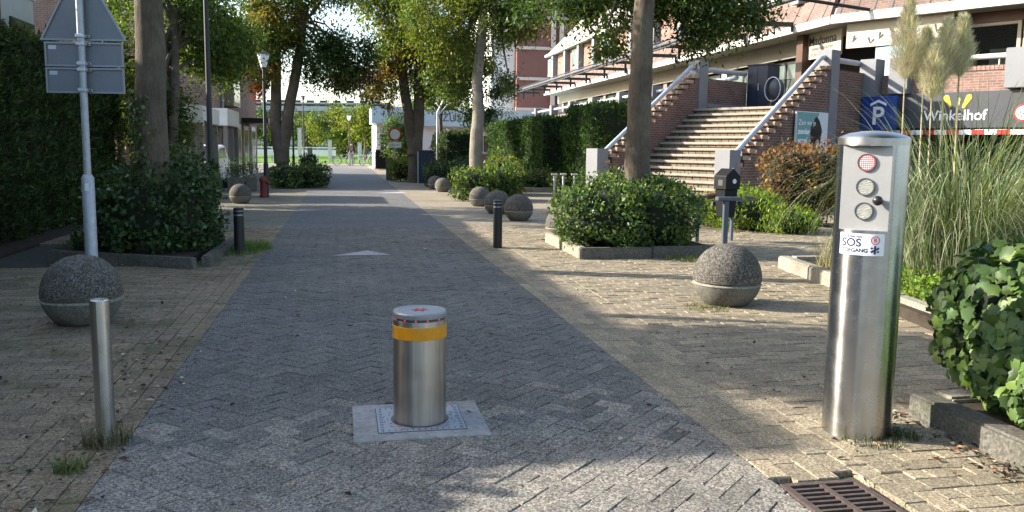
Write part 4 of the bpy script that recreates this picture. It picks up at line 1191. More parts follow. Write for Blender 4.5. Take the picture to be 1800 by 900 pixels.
MB(ST).box(KT + .5, KT + .85, KS + 2.45, KS + 2.85, 2.64, ZE + .018).build('column', 'door_brown', cb)
# restaurant name board, left of the corner
bd = MB(ST).box(KT + .70, KT + .76, KS + .55, KS + 3.1, 4.42, ZE + .017).build('name_board', 'cream_trim', cb)
tm = lambda s, z: ST @ Matrix.Translation((KT + .6965, s, z)) @ Matrix.Rotation(rad(-90), 4, 'Z') @ Matrix.Rotation(rad(90), 4, 'X')
text('lettering', 'Madonna', .40, tm(KS + 1.6, 4.98), 'print_dark', bd, ext=.003, bold=.003, sx=1.1)
text('lettering', 'Italiaans restaurant', .17, tm(KS + 1.6, 4.74), 'print_dark', bd, ext=.002)
text('lettering', 'Pizzeria & Gelateria', .17, tm(KS + 1.6, 4.55), 'print_dark', bd, ext=.002)
bd2 = MB(BF).box(KP + .35, KP + 3.4, KQ + .30, KQ + .36, 4.50, ZE + .017).build('flower_board', 'cream_trim', cb)
for k in range(11):
    fl = MB(BF); p = KP + .55 + k * .27; z = 4.68 + .09 * math.sin(k * 2.2)
    pill(fl, p, z, p + .05 * math.cos(k * 1.7), z + .16 + .07 * math.sin(k * 3.1), .012, .030, KQ + .2995)
    pill(fl, p + .02, z + .02, p + .10, z + .10, .008, .022, KQ + .2935)
    fl.build('flower_mark', ('print_dark', 'print_white')[k % 3 == 1], bd2)
# dark cabinet and pushchair on the landing
cbn = thing('utility_cabinet', 'dark navy cabinet standing on the landing at the top of the stairs', 'cabinet', B(.5, 2.8, 2.64))
MB(BF).box(.12, .86, 2.45, 3.1, 2.64, 4.06).build('body', 'navy', cbn, bevel=.015)
MB(BF).box(.09, .89, 2.42, 3.13, 4.061, 4.11).build('lid', 'navy', cbn, bevel=.01)
MB(BF).box(.486, .494, 2.444, 2.4495, 2.75, 4.0).build('door_gap', 'pit_dark', cbn)
MB(BF).box(.53, .56, 2.42, 2.4495, 3.3, 3.5).build('handle', 'galvanised', cbn)
pc_ = thing('pushchair', 'grey round hooded pushchair parked at the top of the stairs', 'pushchair', B(1.15, 2.5, 2.64))
sub = MB(); sub.lathe([(.001, -.30)] + [(.30 * math.cos(a), .30 * math.sin(a)) for a in np.linspace(-1.4, 1.4, 11)] + [(.001, .30)], (0, 0, 0), 20)
MB(BF).add([(1.15 + v.x * .82, 2.5 + v.y * .7, 3.30 + v.z * 1.1) for v in sub.v], sub.f).build('hood', 'dark_grey', pc_, smooth=True)
rg = MB(BF); rg.tube([(1.15 + .27 * math.cos(a), 2.27, 3.30 + .36 * math.sin(a)) for a in np.linspace(0, 2 * math.pi, 25)], .014, 8); rg.build('rim', 'galv_light', pc_, smooth=True)
for dx in (-.22, .22):
    wl_ = MB(BF); wl_.tube([(1.15 + dx, 2.5 + .13 * math.cos(a), 2.78 + .13 * math.sin(a)) for a in np.linspace(0, 2 * math.pi, 17)], .02, 6); wl_.build('wheel', 'black_rubber', pc_, smooth=True)
    MB(BF).tube([(1.15 + dx, 2.5, 2.78), (1.15 + dx * .8, 2.55, 3.1)], .014, 6).build('frame_tube', 'galvanised', pc_)
MB(BF).tube([(.95, 2.7, 3.1), (.95, 2.95, 3.62), (1.35, 2.95, 3.62), (1.35, 2.7, 3.1)], .014, 6).build('handle', 'black_rubber', pc_)
# ------------------------------------------------------------------ litter bin, rails, stands, cabinets, lamps
mat('bin_black', (.005, .005, .0055), rough=.6, spec=.2, var=.25, bump=.05)
mat('post_blue', (.085, .10, .125), rough=.45, metal=.2, var=.15)
lb_ = thing('litter_bin', 'black litter bin with pitched hood on grey posts before the stairs', 'litter bin', (3.42, 13.45, 0))
LF = Matrix.Translation((3.36, 13.45, 0)) @ Matrix.Rotation(rad(28), 4, 'Z')
MB(LF).add([(-.10, -.10, .38), (.10, -.10, .38), (.10, .11, .38), (-.10, .11, .38), (-.13, -.125, .82), (.13, -.125, .82), (.13, .13, .82), (-.13, .13, .82)], [(0, 3, 2, 1), (4, 5, 6, 7), (0, 1, 5, 4), (1, 2, 6, 5), (2, 3, 7, 6), (3, 0, 4, 7)]).build('body', 'bin_black', lb_, bevel=.012)
hood = MB(LF).prism([(-.145, -.15, .821), (.145, -.15, .821), (.145, -.15, 1.03), (.0, -.15, 1.15), (-.145, -.15, 1.03)], (0, .29, 0)).build('hood', 'bin_black', lb_, bevel=.008)
bd_ = MB(LF); disc(bd_, .02, .95, -.1505, .038, .004, 20); bd_.build('badge', 'galv_light', hood)
MB(LF).box(-.1485, -.1455, -.07, .03, .88, .97).build('slot_plate', 'dark_grey', hood)
MB(LF).box(.155, .20, .02, .07, -.02, 1.15).build('post', 'post_blue', lb_, bevel=.004)
MB(LF).box(-.14, .18, .142, .175, .55, .62).build('bracket', 'post_blue', lb_, bevel=.004)
rl = thing('lean_rail', 'grey square tube rail standing in front of the litter bin', 'rail', (3.28, 13.1, 0))
RF = Matrix.Translation((3.27, 13.08, 0)) @ Matrix.Rotation(rad(12), 4, 'Z')
MB(RF).box(-.04, .04, -.03, .03, -.02, .66).build('post', 'post_blue', rl, bevel=.006)
MB(RF).box(-.16, .24, -.06, .06, .661, .72).build('top_bar', 'post_blue', rl, bevel=.01)
MB(RF).box(.20, .26, -.05, .01, .58, .655).build('end_block', 'black_rubber', rl, bevel=.01)
rl2 = thing('lean_rail', 'rail post with dark red end beside the right planter bush', 'rail', (2.95, 13.3, 0))
MB().box(2.86, 2.92, 13.27, 13.33, -.02, .74).build('post', 'post_blue', rl2, bevel=.006)
MB().tube([(2.86, 13.3, .70), (3.02, 13.3, .71)], .022, 8).build('arm', 'dark_grey', rl2)
MB().tube([(3.02, 13.3, .71), (3.16, 13.3, .73)], .045, 10).build('end_grip', mat('grip_red', (.10, .03, .025), var=.3), rl2, smooth=True)
for k, (x, y, lb) in enumerate(((1.26, 26.0, 'left'), (1.55, 26.3, 'middle'), (1.88, 26.2, 'right'))):
    t = thing('stand_post', lb + ' of three thin pale posts with flat caps before the hedge', 'post', (x, y, 0), 'thin capped posts')
    MB().tube([(x, y, -.02), (x, y, .62)], .035, 10).build('post', 'galv_light', t, smooth=True)
    MB().box(x - .10, x + .10, y - .09, y + .09, .621, .67).build('cap', 'white_trim', t, bevel=.012)

def lamp(loc, label, h=3.9, r=.05):
    t = thing('street_lamp', label, 'street lamp', loc, 'black post top lamps')
    x, y, _ = loc
    MB().tube([(x, y, -.02), (x, y, .9), (x, y, .95), (x, y, h - .42)], [r * 1.35, r * 1.35, r, r * .75], 14).build('pole', 'black_paint', t, smooth=True)
    MB().lathe([(.045, h - .44), (.065, h - .42), (.065, h - .40)], loc, 16).build('collar', 'black_paint', t, smooth=True)
    MB().lathe([(.070, h - .398), (.165, h - .05), (.165, h - .045)], loc, 20).build('diffuser', 'frosted', t, smooth=True)
    MB().lathe([(.20, h - .0449), (.20, h - .025), (.08, h + .02), (.02, h + .03), (.001, h + .05)], loc, 20).build('cap', 'black_paint', t, smooth=True, sharp=30)
    return t
lamp((-4.51, 12.8, 0), 'tall black lamp pole behind the left bush, its head above the picture', 4.6, .043)
lamp((-6.82, 23.66, 0), 'lamp with white conical shade beside the red hydrant', 3.92)
lamp((-13.4, 55.0, 0), 'far lamp before the grey apartment block', 4.55)
lamp((-12.1, 63.5, 0), 'farthest lamp beside the walking person', 3.7)
lamp((-11.0, 43.0, 0), 'black lamp pole hidden behind the forked left tree', 3.3)
hy = thing('fire_hydrant', 'dark red hydrant with side cap at the foot of the lamp', 'hydrant', (-6.85, 23.5, 0))
MB().lathe([(.105, 0), (.105, .06), (.085, .08), (.085, .42), (.10, .44), (.10, .50), (.075, .55), (.03, .58), (.001, .59)], (-6.86, 23.5, 0), 16).build('body', 'hydrant_red', hy, smooth=True, sharp=30)
for dx in (1,): MB().tube([(-6.86 + dx * .07, 23.5, .40), (-6.86 + dx * .17, 23.5, .40)], .05, 12).build('side_cap', 'hydrant_red', hy)

cx, cy = -3.55, 34.1
cab = thing('street_cabinet', 'dark navy street cabinet between two bushes on the right', 'cabinet', (cx, cy, 0))
MB(ST.copy()).box(3.0, 3.62, 34.0, 34.4, 0, 1.22).build('body', 'navy', cab, bevel=.01)
MB(ST).box(2.98, 3.64, 33.98, 34.42, 1.2205, 1.28).build('lid', 'navy', cab, bevel=.008)
MB(ST).box(2.93, 2.975, 33.95, 34.0, 0, 1.25).build('side_post', 'galvanised', cab)
MB(ST).box(3.305, 3.312, 33.994, 33.9995, .1, 1.15).build('door_gap', 'pit_dark', cab)
bx2 = thing('concrete_post', 'pale square concrete post beside the round traffic sign', 'post', S(36.8, 1.95))
MB(ST).box(1.85, 2.12, 36.7, 36.95, 0, .92).build('shaft', 'cast_concrete', bx2, bevel=.015)
MB(ST).box(1.84, 2.13, 36.69, 36.96, .921, .95).build('cap', 'cast_concrete', bx2, bevel=.01)
rs = thing('round_sign', 'round white traffic sign with red rim on a grey post', 'traffic sign', S(37.2, 2.25))
MB(ST).tube([(2.25, 37.2, -.02), (2.25, 37.2, 2.0)], .03, 10).build('pole', 'galvanised', rs, smooth=True)
d1 = MB(ST); disc(d1, 2.25, 1.95, 37.16, .27, .01, 28); d1 = d1.build('rim', 'paint_red', rs)
d2 = MB(ST); disc(d2, 2.25, 1.95, 37.149, .215, .004, 28); d2.build('face', 'print_white', d1)
MB(ST).box(1.98, 2.52, 37.15, 37.16, 1.38, 1.62).build('sub_plate', 'sticker_white', rs)
text('lettering', 'uitgezonderd', .075, ST @ Matrix.Translation((2.25, 37.147, 1.5)) @ Matrix.Rotation(rad(90), 4, 'X'), 'print_dark', rs, ext=.001)
# second slanting pole beyond
sp2 = thing('leaning_pole', 'thin pale pole with slanting arm before the blue fronted pavilion', 'pole', S(42, 4.6))
MB(ST).tube([(4.6, 42, 0), (4.6, 42, 3.1), (4.9, 42, 3.7)], [.05, .045, .04], 8).build('pole', 'galv_light', sp2, smooth=True)
MB(ST).tube([(4.6, 42, 2.9), (5.1, 42, 3.5)], .03, 8).build('arm', 'galv_light', sp2, smooth=True)

# ------------------------------------------------------------------ left side houses
brickmat('brick_brown', (.22, .13, .10), (.17, .10, .08), (.24, .21, .18))
hA = thing('row_house', 'house with steep slate roof and white window box above the hedge', 'house', S(14, -9))
MB(ST).prism([(-6.9, 7.6, 0), (-6.9, 21.5, 0), (-15, 21.5, 0), (-15, 7.6, 0)], (0, 0, 3.5)).build('wall', 'brick_brown', hA)
rfA = MB(ST).prism([(-6.45, 21.7, 3.45), (-6.6, 21.7, 3.35), (-15, 21.7, 3.35), (-15, 21.7, 5.5), (-8.35, 21.7, 5.5)], (0, -14.2, 0)).build('roof', 'slate', hA)
for k in range(5):
    z = 3.6 + k * .38; t_ = -6.45 - (z - 3.45) * .927
    MB(ST).box(t_ - .03, t_ + .012, 7.49, 21.75, z, z + .03).build('tile_course', 'slate', rfA)
bxA = MB(ST).prism([(-6.3, 18.2, 3.3), (-6.3, 20.0, 3.3), (-6.3, 20.0, 4.35), (-6.3, 18.2, 4.35)], (-2.2, 0, 0)).build('window_box', 'white_trim', hA)
MB(ST).box(-6.4, -6.27, 18.1, 20.1, 4.351, 4.45).build('box_trim', 'white_trim', bxA)
wA = MB(ST).box(-6.299, -6.26, 18.6, 19.9, 3.35, 3.85).build('window', 'beam_dark', hA)
for k in range(2): MB(ST).box(-6.2595, -6.253, 18.66 + k * .62, 19.22 + k * .62, 3.40, 3.80).build('pane', 'glass', wA)
MB(ST).box(-6.9, -6.25, 15.5, 18.05, 3.3, 4.25).build('clad_panel', mat('red_cladding', (.11, .035, .03), var=.25), hA)
hZ = thing('brick_house', 'distant pinkish brick house top between sign and roof', 'house', S(46, -14))
MB(ST).box(-19, -13, 40, 50, 0, 7.4).build('wall', 'brick_pink', hZ)
MB(ST).box(-19.1, -12.9, 39.9, 50.1, 7.401, 7.6).build('roof_edge', 'white_trim', hZ)

# garages with white canopies
mat('canopy_white', (.60, .60, .56), rough=.6, var=.12)
mat('timber_post', (.20, .17, .15), rough=.8, var=.2)
mat('garage_door', (.075, .06, .052), rough=.6, var=.2)
def garage(s0, s1, tf, label, zc0, zc1):
    t = thing('garage', label, 'garage', S((s0 + s1) / 2, tf - 2))
    MB(ST).box(tf - 6, tf - .55, s0, s1, 0, zc1 - .05).build('wall', 'brick_brown', t)
    MB(ST).box(tf - 2.6, tf + .06, s0 - .25, s1 + .25, zc0, zc1).build('canopy', 'canopy_white', t, bevel=.012)
    for s in (s0 - .12, (s0 + s1) / 2, s1 + .0):
        MB(ST).box(tf - .12, tf + .02, s, s + .13, 0, zc0 - .001).build('post', 'timber_post', t)
    d = MB(ST).box(tf - .549, tf - .50, s0 + .3, s1 - .3, 0, 2.1).build('garage_door', 'garage_door', t)
    for k in range(6): MB(ST).box(tf - .4995, tf - .492, s0 + .32, s1 - .32, .08 + k * .33, .36 + k * .33).build('panel', 'garage_door', d)
    return t
garage(23.6, 26.2, -3.55, 'near garage with white canopy half behind the green tree', 1.98, 2.42)
garage(30.2, 33.0, -3.75, 'far garage with cream canopy sheltering the white car', 2.05, 2.62)
hB = thing('brick_house', 'dark brick house behind the garages with projecting window', 'house', S(36, -6))
MB(ST).box(-12, -4.35, 33.2, 47, 0, 5.6).build('wall', 'brick_brown', hB)
MB(ST).prism([(-4.2, 33.0, 5.6), (-4.2, 47.2, 5.6), (-8.2, 47.2, 8.2), (-8.2, 33.0, 8.2)], (-.2, 0, -.25)).build('roof', 'slate', hB)
MB(ST).prism([(-4.35, 33.2, 5.6), (-8.2, 33.2, 8.0), (-12, 33.2, 5.6)], (0, 13.8, 0)).build('gable', 'brick_brown', hB)
w_ = MB(ST).box(-4.349, -4.0, 34.4, 36.6, 2.9, 4.1).build('bay_window', 'cream_trim', hB)
MB(ST).box(-3.999, -3.99, 34.55, 36.45, 3.05, 3.95).build('pane', 'glass', w_)
MB(ST).box(-4.36, -3.2, 40.0, 43.5, 2.4, 2.62).build('porch_roof', 'beam_dark', hB)
for s in (37.5, 40.5, 43.8):
    d_ = MB(ST).box(-4.349, -4.30, s, s + 1.9, .0, 2.3).build('door', 'white_trim', hB)
    MB(ST).box(-4.2995, -4.29, s + .2, s + .85, .3, 2.1).build('pane', 'glass', d_)
    MB(ST).box(-4.2995, -4.29, s + 1.05, s + 1.7, .3, 2.1).build('pane', 'glass', d_)
MB(ST).tube([(-4.28, 33.4, 0), (-4.28, 33.4, 5.5)], .05, 8).build('downpipe', 'galvanised', hB)

# parked car
mat('car_white', (.72, .73, .74), rough=.25, var=.03, spec=.6, bump=0)
cr = thing('parked_car', 'white car parked under the far garage canopy', 'car', S(29.0, -4.6))
CF = ST @ Matrix.Translation((-4.55, 28.55, 0))
prof = [(-2.0, .30), (-2.05, .62), (-1.95, .80), (-1.25, .93), (-.55, 1.36), (.75, 1.42), (1.55, 1.05), (2.0, .96), (2.08, .62), (2.02, .30)]
MB(CF).prism([(-.82, y, z) for y, z in prof], (1.64, 0, 0)).build('body', 'car_white', cr, bevel=.05)
MB(CF).add([(-.70, -1.22, .955), (.70, -1.22, .955), (.62, -.60, 1.345), (-.62, -.60, 1.345)], [(0, 1, 2, 3)]).build('windscreen', 'glass', cr)
o = cr.children[-1]; o.location = (0, -.03, .03)
for sx in (-1, 1):
    MB(CF).prism([(sx * .822, -1.0, .98), (sx * .822, 1.2, 1.0), (sx * .822, .7, 1.34), (sx * .822, -.5, 1.30)], (sx * .006, 0, 0)).build('side_window', 'glass', cr)
    MB(CF).prism([(sx * .78, -2.03, .62), (sx * .45, -2.06, .64), (sx * .45, -2.06, .74), (sx * .78, -2.0, .76)], (0, -.03, 0)).build('headlight', 'frosted', cr)
    for y in (-1.3, 1.3):
        w_ = MB(CF).tube([(sx * .68, y, .31), (sx * .845, y, .31)], .31, 20).build('wheel', 'black_rubber', cr, smooth=True)
        MB(CF).tube([(sx * .846, y, .31), (sx * .855, y, .31)], .19, 14).build('rim', 'galv_light', w_)
for k, (s, t_, lb) in enumerate(((27.4, -3.2, 'potted dark shrub left of the parked car'), (27.9, -2.85, 'potted dark shrub nearest the parked car front'))):
    pt_ = thing('potted_shrub', lb, 'potted plant', S(s, t_), 'potted shrubs at the garages')
    MB(ST).box(t_ - .22, t_ + .22, s - .22, s + .22, 0, .42).build('pot', 'cast_concrete', pt_, bevel=.02)
    crown(pt_, [(np.array(S(s, t_, .70)), .34, 500, DEEP)], 'leaf_glossy', 'foliage', .06, .6, .1)

# ------------------------------------------------------------------ far end: pavilion, tower, apartment block, fence, bench
mat('fascia_blue', (.42, .55, .60), rough=.5, var=.06)
mat('wall_white', (.70, .70, .68), rough=.7, var=.06)
pv = thing('pavilion', 'white restaurant pavilion with pale blue fascia at the street end', 'building', S(58, 7))
MB(ST).box(2.2, 16, 56, 64, 0, 2.9).build('wall', 'wall_white', pv)
MB(ST).box(5.2, 16.2, 55.4, 64.2, 2.75, 3.85).build('fascia', 'fascia_blue', pv, bevel=.02)
MB(ST).box(1.9, 4.6, 55.3, 60, 2.9, 3.95).build('fascia', 'fascia_blue', pv, bevel=.02)
MB(ST).box(2.1, 16, 55.7, 55.999, 0, 1.0).build('plinth', 'brick_dark', pv)
for k in range(9):
    t_ = 2.4 + k * 1.25
    if 4.4 < t_ < 5.0: continue
    w_ = MB(ST).box(t_, t_ + 1.0, 55.90, 55.999, 1.05, 2.65).build('window', 'white_trim', pv)
    MB(ST).box(t_ + .1, t_ + .47, 55.88, 55.8995, 1.15, 2.2).build('pane', 'glass', w_)
    MB(ST).box(t_ + .53, t_ + .9, 55.88, 55.8995, 1.15, 2.2).build('pane', 'glass', w_)
text('lettering', 'ZUS', .7, ST @ Matrix.Translation((7.0, 55.39, 3.3)) @ Matrix.Rotation(rad(90), 4, 'X'), 'post_blue', pv, ext=.01)
sb_ = thing('navy_screen', 'navy board with pale round tree emblem beside the pavilion', 'board', S(50, 7.2))
MB(ST).box(6.2, 7.9, 49.9, 50.0, .1, 2.4).build('board', 'navy', sb_)
rg = MB(ST); rg.tube([(7.25 + .36 * math.cos(a), 49.88, 1.45 + .36 * math.sin(a)) for a in np.linspace(0, 2 * math.pi, 25)], .06, 6)
rg.tube([(7.25, 49.88, .5), (7.25, 49.88, 1.4)], .05, 6).tube([(7.25, 49.88, 1.2), (7.05, 49.88, 1.55)], .04, 6).tube([(7.25, 49.88, 1.25), (7.45, 49.88, 1.6)], .04, 6)
rg.build('emblem', 'galv_light', sb_)
for s, t_ in ((49.95, 6.1), (49.95, 8.0)): MB(ST).box(t_ - .08, t_ + .0, s - .05, s + .05, 0, 2.5).build('post', 'white_trim', sb_)
CT = 1.15
cnt = thing('waste_containers', 'black waste containers left of the pavilion wall', 'container', S(54, 2))
for k in range(3):
    q = MB(ST).box(CT + .9 + k * 1.3, CT + 2.1 + k * 1.3, 53.4, 54.5, .08, 1.15).build('container', 'bin_black', cnt, bevel=.04)
    MB(ST).box(CT + .88 + k * 1.3, CT + 2.12 + k * 1.3, 53.35, 54.55, 1.151, 1.24).build('lid', 'dark_grey', q, bevel=.02)
tw_ = thing('brick_tower', 'tall red brick flats with white floor bands behind the shops', 'building', S(74, 18))
mat('tower_brick', (.22, .10, .08), rough=.85, var=.12, scale=.5, fine=12, bump=.2)
mat('band_pale', (.62, .50, .42), rough=.7, var=.06)
MB(ST).box(14.6, 34, 72, 86, 0, 18).build('wall', 'tower_brick', tw_)
MB(ST).box(12.6, 14.599, 73, 86, 0, 18).build('pale_wall', 'wall_white', tw_)
for k in range(6): MB(ST).box(14.5, 34.1, 71.85, 71.999, 4.6 + k * 2.55, 4.85 + k * 2.55).build('floor_band', 'band_pale', tw_)
for t_ in (17.5, 18.2): MB(ST).box(t_, t_ + .35, 71.6, 71.8499, 0, 18).build('pilaster', 'band_pale', tw_)
ab = thing('apartment_block', 'long grey apartment block with window bands far beyond the lawn', 'building', (-40, 165, 0))
mat('apt_grey', (.20, .23, .27), rough=.7, var=.1); mat('apt_light', (.40, .43, .47), rough=.7, var=.08)
MB().box(-75, -24, 163, 175, 0, 9.2).build('wall', 'apt_grey', ab)
for k in range(4):
    MB().box(-75, -24, 162.6, 162.999, 1.6 + k * 2.1, 2.5 + k * 2.1).build('balcony_band', 'apt_light', ab)
    for j in range(20):
        MB().box(-74 + j * 2.5, -72.6 + j * 2.5, 162.8, 162.999, 2.55 + k * 2.1, 3.6 + k * 2.1).build('window', 'glass', ab)
MB().box(-75.2, -23.8, 162.5, 175, 9.2, 9.5).build('roof_edge', 'apt_light', ab)
wb = thing('white_barrier', 'long low white barrier along the far lawn', 'barrier', S(71, -8))
MB(ST).box(-9, -.5, 80.0, 80.15, .55, 1.05).build('board', 'wall_white', wb)
MB(ST).box(-9, -.5, 80.0, 80.1, 1.2, 1.3).build('top_bar', 'wall_white', wb)
for k in range(7): MB(ST).box(-8.9 + k * 1.35, -8.78 + k * 1.35, 80.02, 80.12, 0, 1.199).build('post', 'galvanised', wb)
for k, t_ in enumerate((-3.6, -1.0, 1.6)):
    t = thing('pale_pole', ('left', 'middle', 'right')[k] + ' pale wooden pole at the far lawn', 'pole', S(78, t_), 'pale poles at the lawn')
    MB(ST).box(t_ - .16, t_ + .16, 77.9, 78.2, 0, (2.9, 1.9, 1.7)[k]).build('shaft', 'white_trim', t, bevel=.02)
    MB(ST).box(t_ - .19, t_ + .19, 77.87, 78.23, (2.9, 1.9, 1.7)[k] + .001, (2.9, 1.9, 1.7)[k] + .06).build('cap', 'white_trim', t)
dp = thing('litter_post', 'small dark bin post at the near edge of the far lawn', 'bin', S(74, -2.6))
MB(ST).box(-2.8, -2.4, 74, 74.3, .3, 1.25).build('bin', 'dark_grey', dp, bevel=.03)
MB(ST).tube([(-2.6, 74.15, 0), (-2.6, 74.15, .3)], .05, 8).build('post', 'dark_grey', dp)

# bicycles
def bicycle(loc, rz, label):
    t = thing('bicycle', label, 'bicycle', loc, 'bicycles parked by the street end')
    fr = Matrix.Translation(loc) @ Matrix.Rotation(rz, 4, 'Z')
    for x in (-.52, .52):
        w_ = MB(fr).tube([(x + .34 * math.cos(a), 0, .34 + .34 * math.sin(a)) for a in np.linspace(0, 2 * math.pi, 21)], .022, 6, False).build('wheel', 'black_rubber', t, smooth=True)
        sp_ = MB(fr)
        for a in np.linspace(0, math.pi, 7)[:-1]: sp_.tube([(x - .33 * math.cos(a), 0, .34 - .33 * math.sin(a)), (x + .33 * math.cos(a), 0, .34 + .33 * math.sin(a))], .004, 4)
        sp_.build('spokes', 'galv_light', w_)
    f = MB(fr); f.tube([(-.52, 0, .34), (-.08, 0, .30), (-.22, 0, .85)], .018, 6).tube([(-.08, 0, .30), (.36, 0, .80)], .02, 6).tube([(-.18, 0, .72), (.36, 0, .84)], .018, 6).tube([(.34, 0, 1.0), (.52, 0, .34)], .018, 6).tube([(-.52, 0, .34), (-.2, 0, .72)], .014, 6)
    f.build('frame', 'galvanised', t, smooth=True)
    MB(fr).tube([(.30, -.26, 1.04), (.36, 0, 1.02), (.30, .26, 1.04)], .016, 6).build('handlebar', 'black_rubber', t)
    MB(fr).box(-.34, -.10, -.07, .07, .86, .92).build('saddle', 'black_rubber', t, bevel=.02)
    return t
for k, (x, y, rz, lb) in enumerate(((-12.75, 64.6, .5, 'bicycle left of the walking person'), (-11.1, 65.2, 1.0, 'bicycle just right of the walking person'), (-10.4, 65.4, 1.2, 'bicycle second right of the walking person'), (-9.75, 64.6, .9, 'bicycle third right of the walking person'), (-9.1, 65.0, 2.2, 'bicycle nearest the black containers'))):
    bicycle((x, y, 0), rz, lb)

# person walking away
pe = thing('person', 'person in dark jacket and grey trousers with backpack at the far street end', 'person', (-11.95, 63.4, 0))
def skin(name, verts, edges, radii, m_, parent, root=0):
    me = bpy.data.meshes.new(name); org = ORG[parent.name]
    me.from_pydata([tuple(Vector(v)) for v in verts], edges, [])
    o = bpy.data.objects.new(name, me); C.objects.link(o)
    md = o.modifiers.new('skin', 'SKIN'); sv = me.skin_vertices
    if not sv: 
        bm = bmesh.new(); bm.from_mesh(me); bm.verts.layers.skin.verify(); bm.to_mesh(me); bm.free()
    for i, r_ in enumerate(radii):
        me.skin_vertices[0].data[i].radius = (r_ if isinstance(r_, tuple) else (r_, r_)); me.skin_vertices[0].data[i].use_root = (i == root)
    o.modifiers.new('sub', 'SUBSURF').levels = 2
    bpy.context.view_layer.update()
    m2 = bpy.data.meshes.new_from_object(o.evaluated_get(bpy.context.evaluated_depsgraph_get()))
    bpy.data.objects.remove(o); m2.shade_smooth(); m2.materials.clear(); m2.materials.append(MATS[m_])
    r = bpy.data.objects.new(name, m2); return link(r, parent, org)
mat('skin_tone', (.45, .28, .2), var=.08, bump=0); mat('cloth_dark', (.02, .021, .025), rough=.9, var=.3); mat('cloth_grey', (.20, .20, .23), rough=.9, var=.15); mat('hair_dark', (.03, .02, .015), rough=.7, var=.3); mat('pack_grey', (.10, .095, .085), rough=.8, var=.2)
V = [(0, 0, .95), (0, 0, 1.15), (0, .0, 1.40), (0, .01, 1.50), (0, .02, 1.60), (0, .02, 1.73), (.19, 0, 1.40), (.25, -.02, 1.14), (.24, .08, .92), (.25, .10, .84), (-.19, 0, 1.40), (-.25, .02, 1.14), (-.24, .08, .92), (-.25, .10, .84), (.10, 0, .90), (.11, .06, .50), (.11, -.04, .09), (.11, .10, .04), (-.10, 0, .90), (-.11, -.02, .50), (-.11, -.14, .10), (-.11, -.03, .04)]
E_ = [(0, 1), (1, 2), (2, 3), (3, 4), (4, 5), (2, 6), (6, 7), (7, 8), (8, 9), (2, 10), (10, 11), (11, 12), (12, 13), (0, 14), (14, 15), (15, 16), (16, 17), (0, 18), (18, 19), (19, 20), (20, 21)]
Rr = [(.16, .11), (.15, .11), (.17, .11), .06, .09, .075, .07, .05, .04, .035, .07, .05, .04, .035, .09, .065, .045, .04, .09, .065, .045, .04]
skin('body', V, E_, Rr, 'skin_tone', pe)
skin('jacket', [(0, 0, .88)] + V[1:4] + V[6:9] + V[10:13], [(0, 1), (1, 2), (2, 3), (2, 4), (4, 5), (5, 6), (2, 7), (7, 8), (8, 9)], [(.185, .135), (.175, .13), (.195, .13), .07, .085, .066, .055, .085, .066, .055], 'cloth_dark', pe)
skin('trousers', [(0, 0, 1.0)] + V[14:17] + V[18:21], [(0, 1), (1, 2), (2, 3), (0, 4), (4, 5), (5, 6)], [(.17, .125), .11, .085, .07, .11, .085, .07], 'cloth_grey', pe)
hb = MB(); hb.lathe([(.001, -.11), (.07, -.09), (.105, -.02), (.108, .05), (.08, .11), (.001, .14)], (0, 0, 0), 14)
MB(Matrix.Translation((-11.95, 63.41, 1.68))).add([tuple(v) for v in hb.v], hb.f).build('hair', 'hair_dark', pe, smooth=True)
MB(Matrix.Translation((-11.95, 63.22, 1.05))).box(-.15, .15, -.10, .08, 0, .42).build('backpack', 'pack_grey', pe, bevel=.05)

# ------------------------------------------------------------------ vegetation
make_hedge('tall_hedge', 'tall dark clipped conifer hedge on the left', ST, -5.7, -4.62, 9.2, 19.5, 3.05, 1400, .10, CONI, faces='Xyt', asp=.24, shag=.06)
make_hedge('tall_hedge', 'near stretch of the conifer hedge left of the picture', ST, -5.7, -4.62, -3, 9.18, 2.72, 120, .2, CONI, faces='Xyt', asp=.4, shag=.08)
make_hedge('conifer_hedge', 'clipped green hedge block before the terrace, left one with dark front', ST, 6.75, 8.9, 28.9, 40, 2.5, 420, .12, CONL, faces='xyt', asp=.32)
make_hedge('conifer_hedge', 'taller green hedge block beside the stairs newel', ST, 7.35, 9.4, 24.9, 28.0, 2.72, 480, .13, CONL, faces='xyXt', asp=.32, shag=.07)
make_hedge('conifer_hedge', 'low dark hedge before the far terrace', ST, 4.9, 6.6, 41, 47, 2.1, 260, .14, DEEP, faces='xyt', asp=.4)

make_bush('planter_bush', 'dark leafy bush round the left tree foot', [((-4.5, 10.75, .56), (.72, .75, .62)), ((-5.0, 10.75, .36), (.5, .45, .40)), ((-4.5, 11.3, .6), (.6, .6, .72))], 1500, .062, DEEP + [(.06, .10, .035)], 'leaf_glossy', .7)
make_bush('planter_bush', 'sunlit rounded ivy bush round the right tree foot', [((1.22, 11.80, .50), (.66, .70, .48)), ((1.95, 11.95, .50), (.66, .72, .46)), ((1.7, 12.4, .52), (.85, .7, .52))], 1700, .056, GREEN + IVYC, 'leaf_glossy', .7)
make_bush('roadside_bush', 'clipped bush beyond the hydrant on the left', [((-7.6, 28.9, .38), (.62, .75, .42)), ((-6.95, 29.6, .36), (.55, .8, .40))], 700, .09, DEEP + GREEN, 'leaf_glossy', .7)
make_bush('roadside_bush', 'small round dark bush at the far left road edge', [((-9.2, 38.5, .5), (.4, .4, .5))], 500, .10, DEEP, 'leaf_glossy', .7)
make_bush('roadside_bush', 'bright loose bush round the middle tree behind the balls', [((-1.0, 23.2, .42), (.65, .7, .45)), ((-.35, 23.6, .48), (.55, .7, .48))], 620, .10, YELG[:2] + GREEN + IVYC, 'leaf', .55)
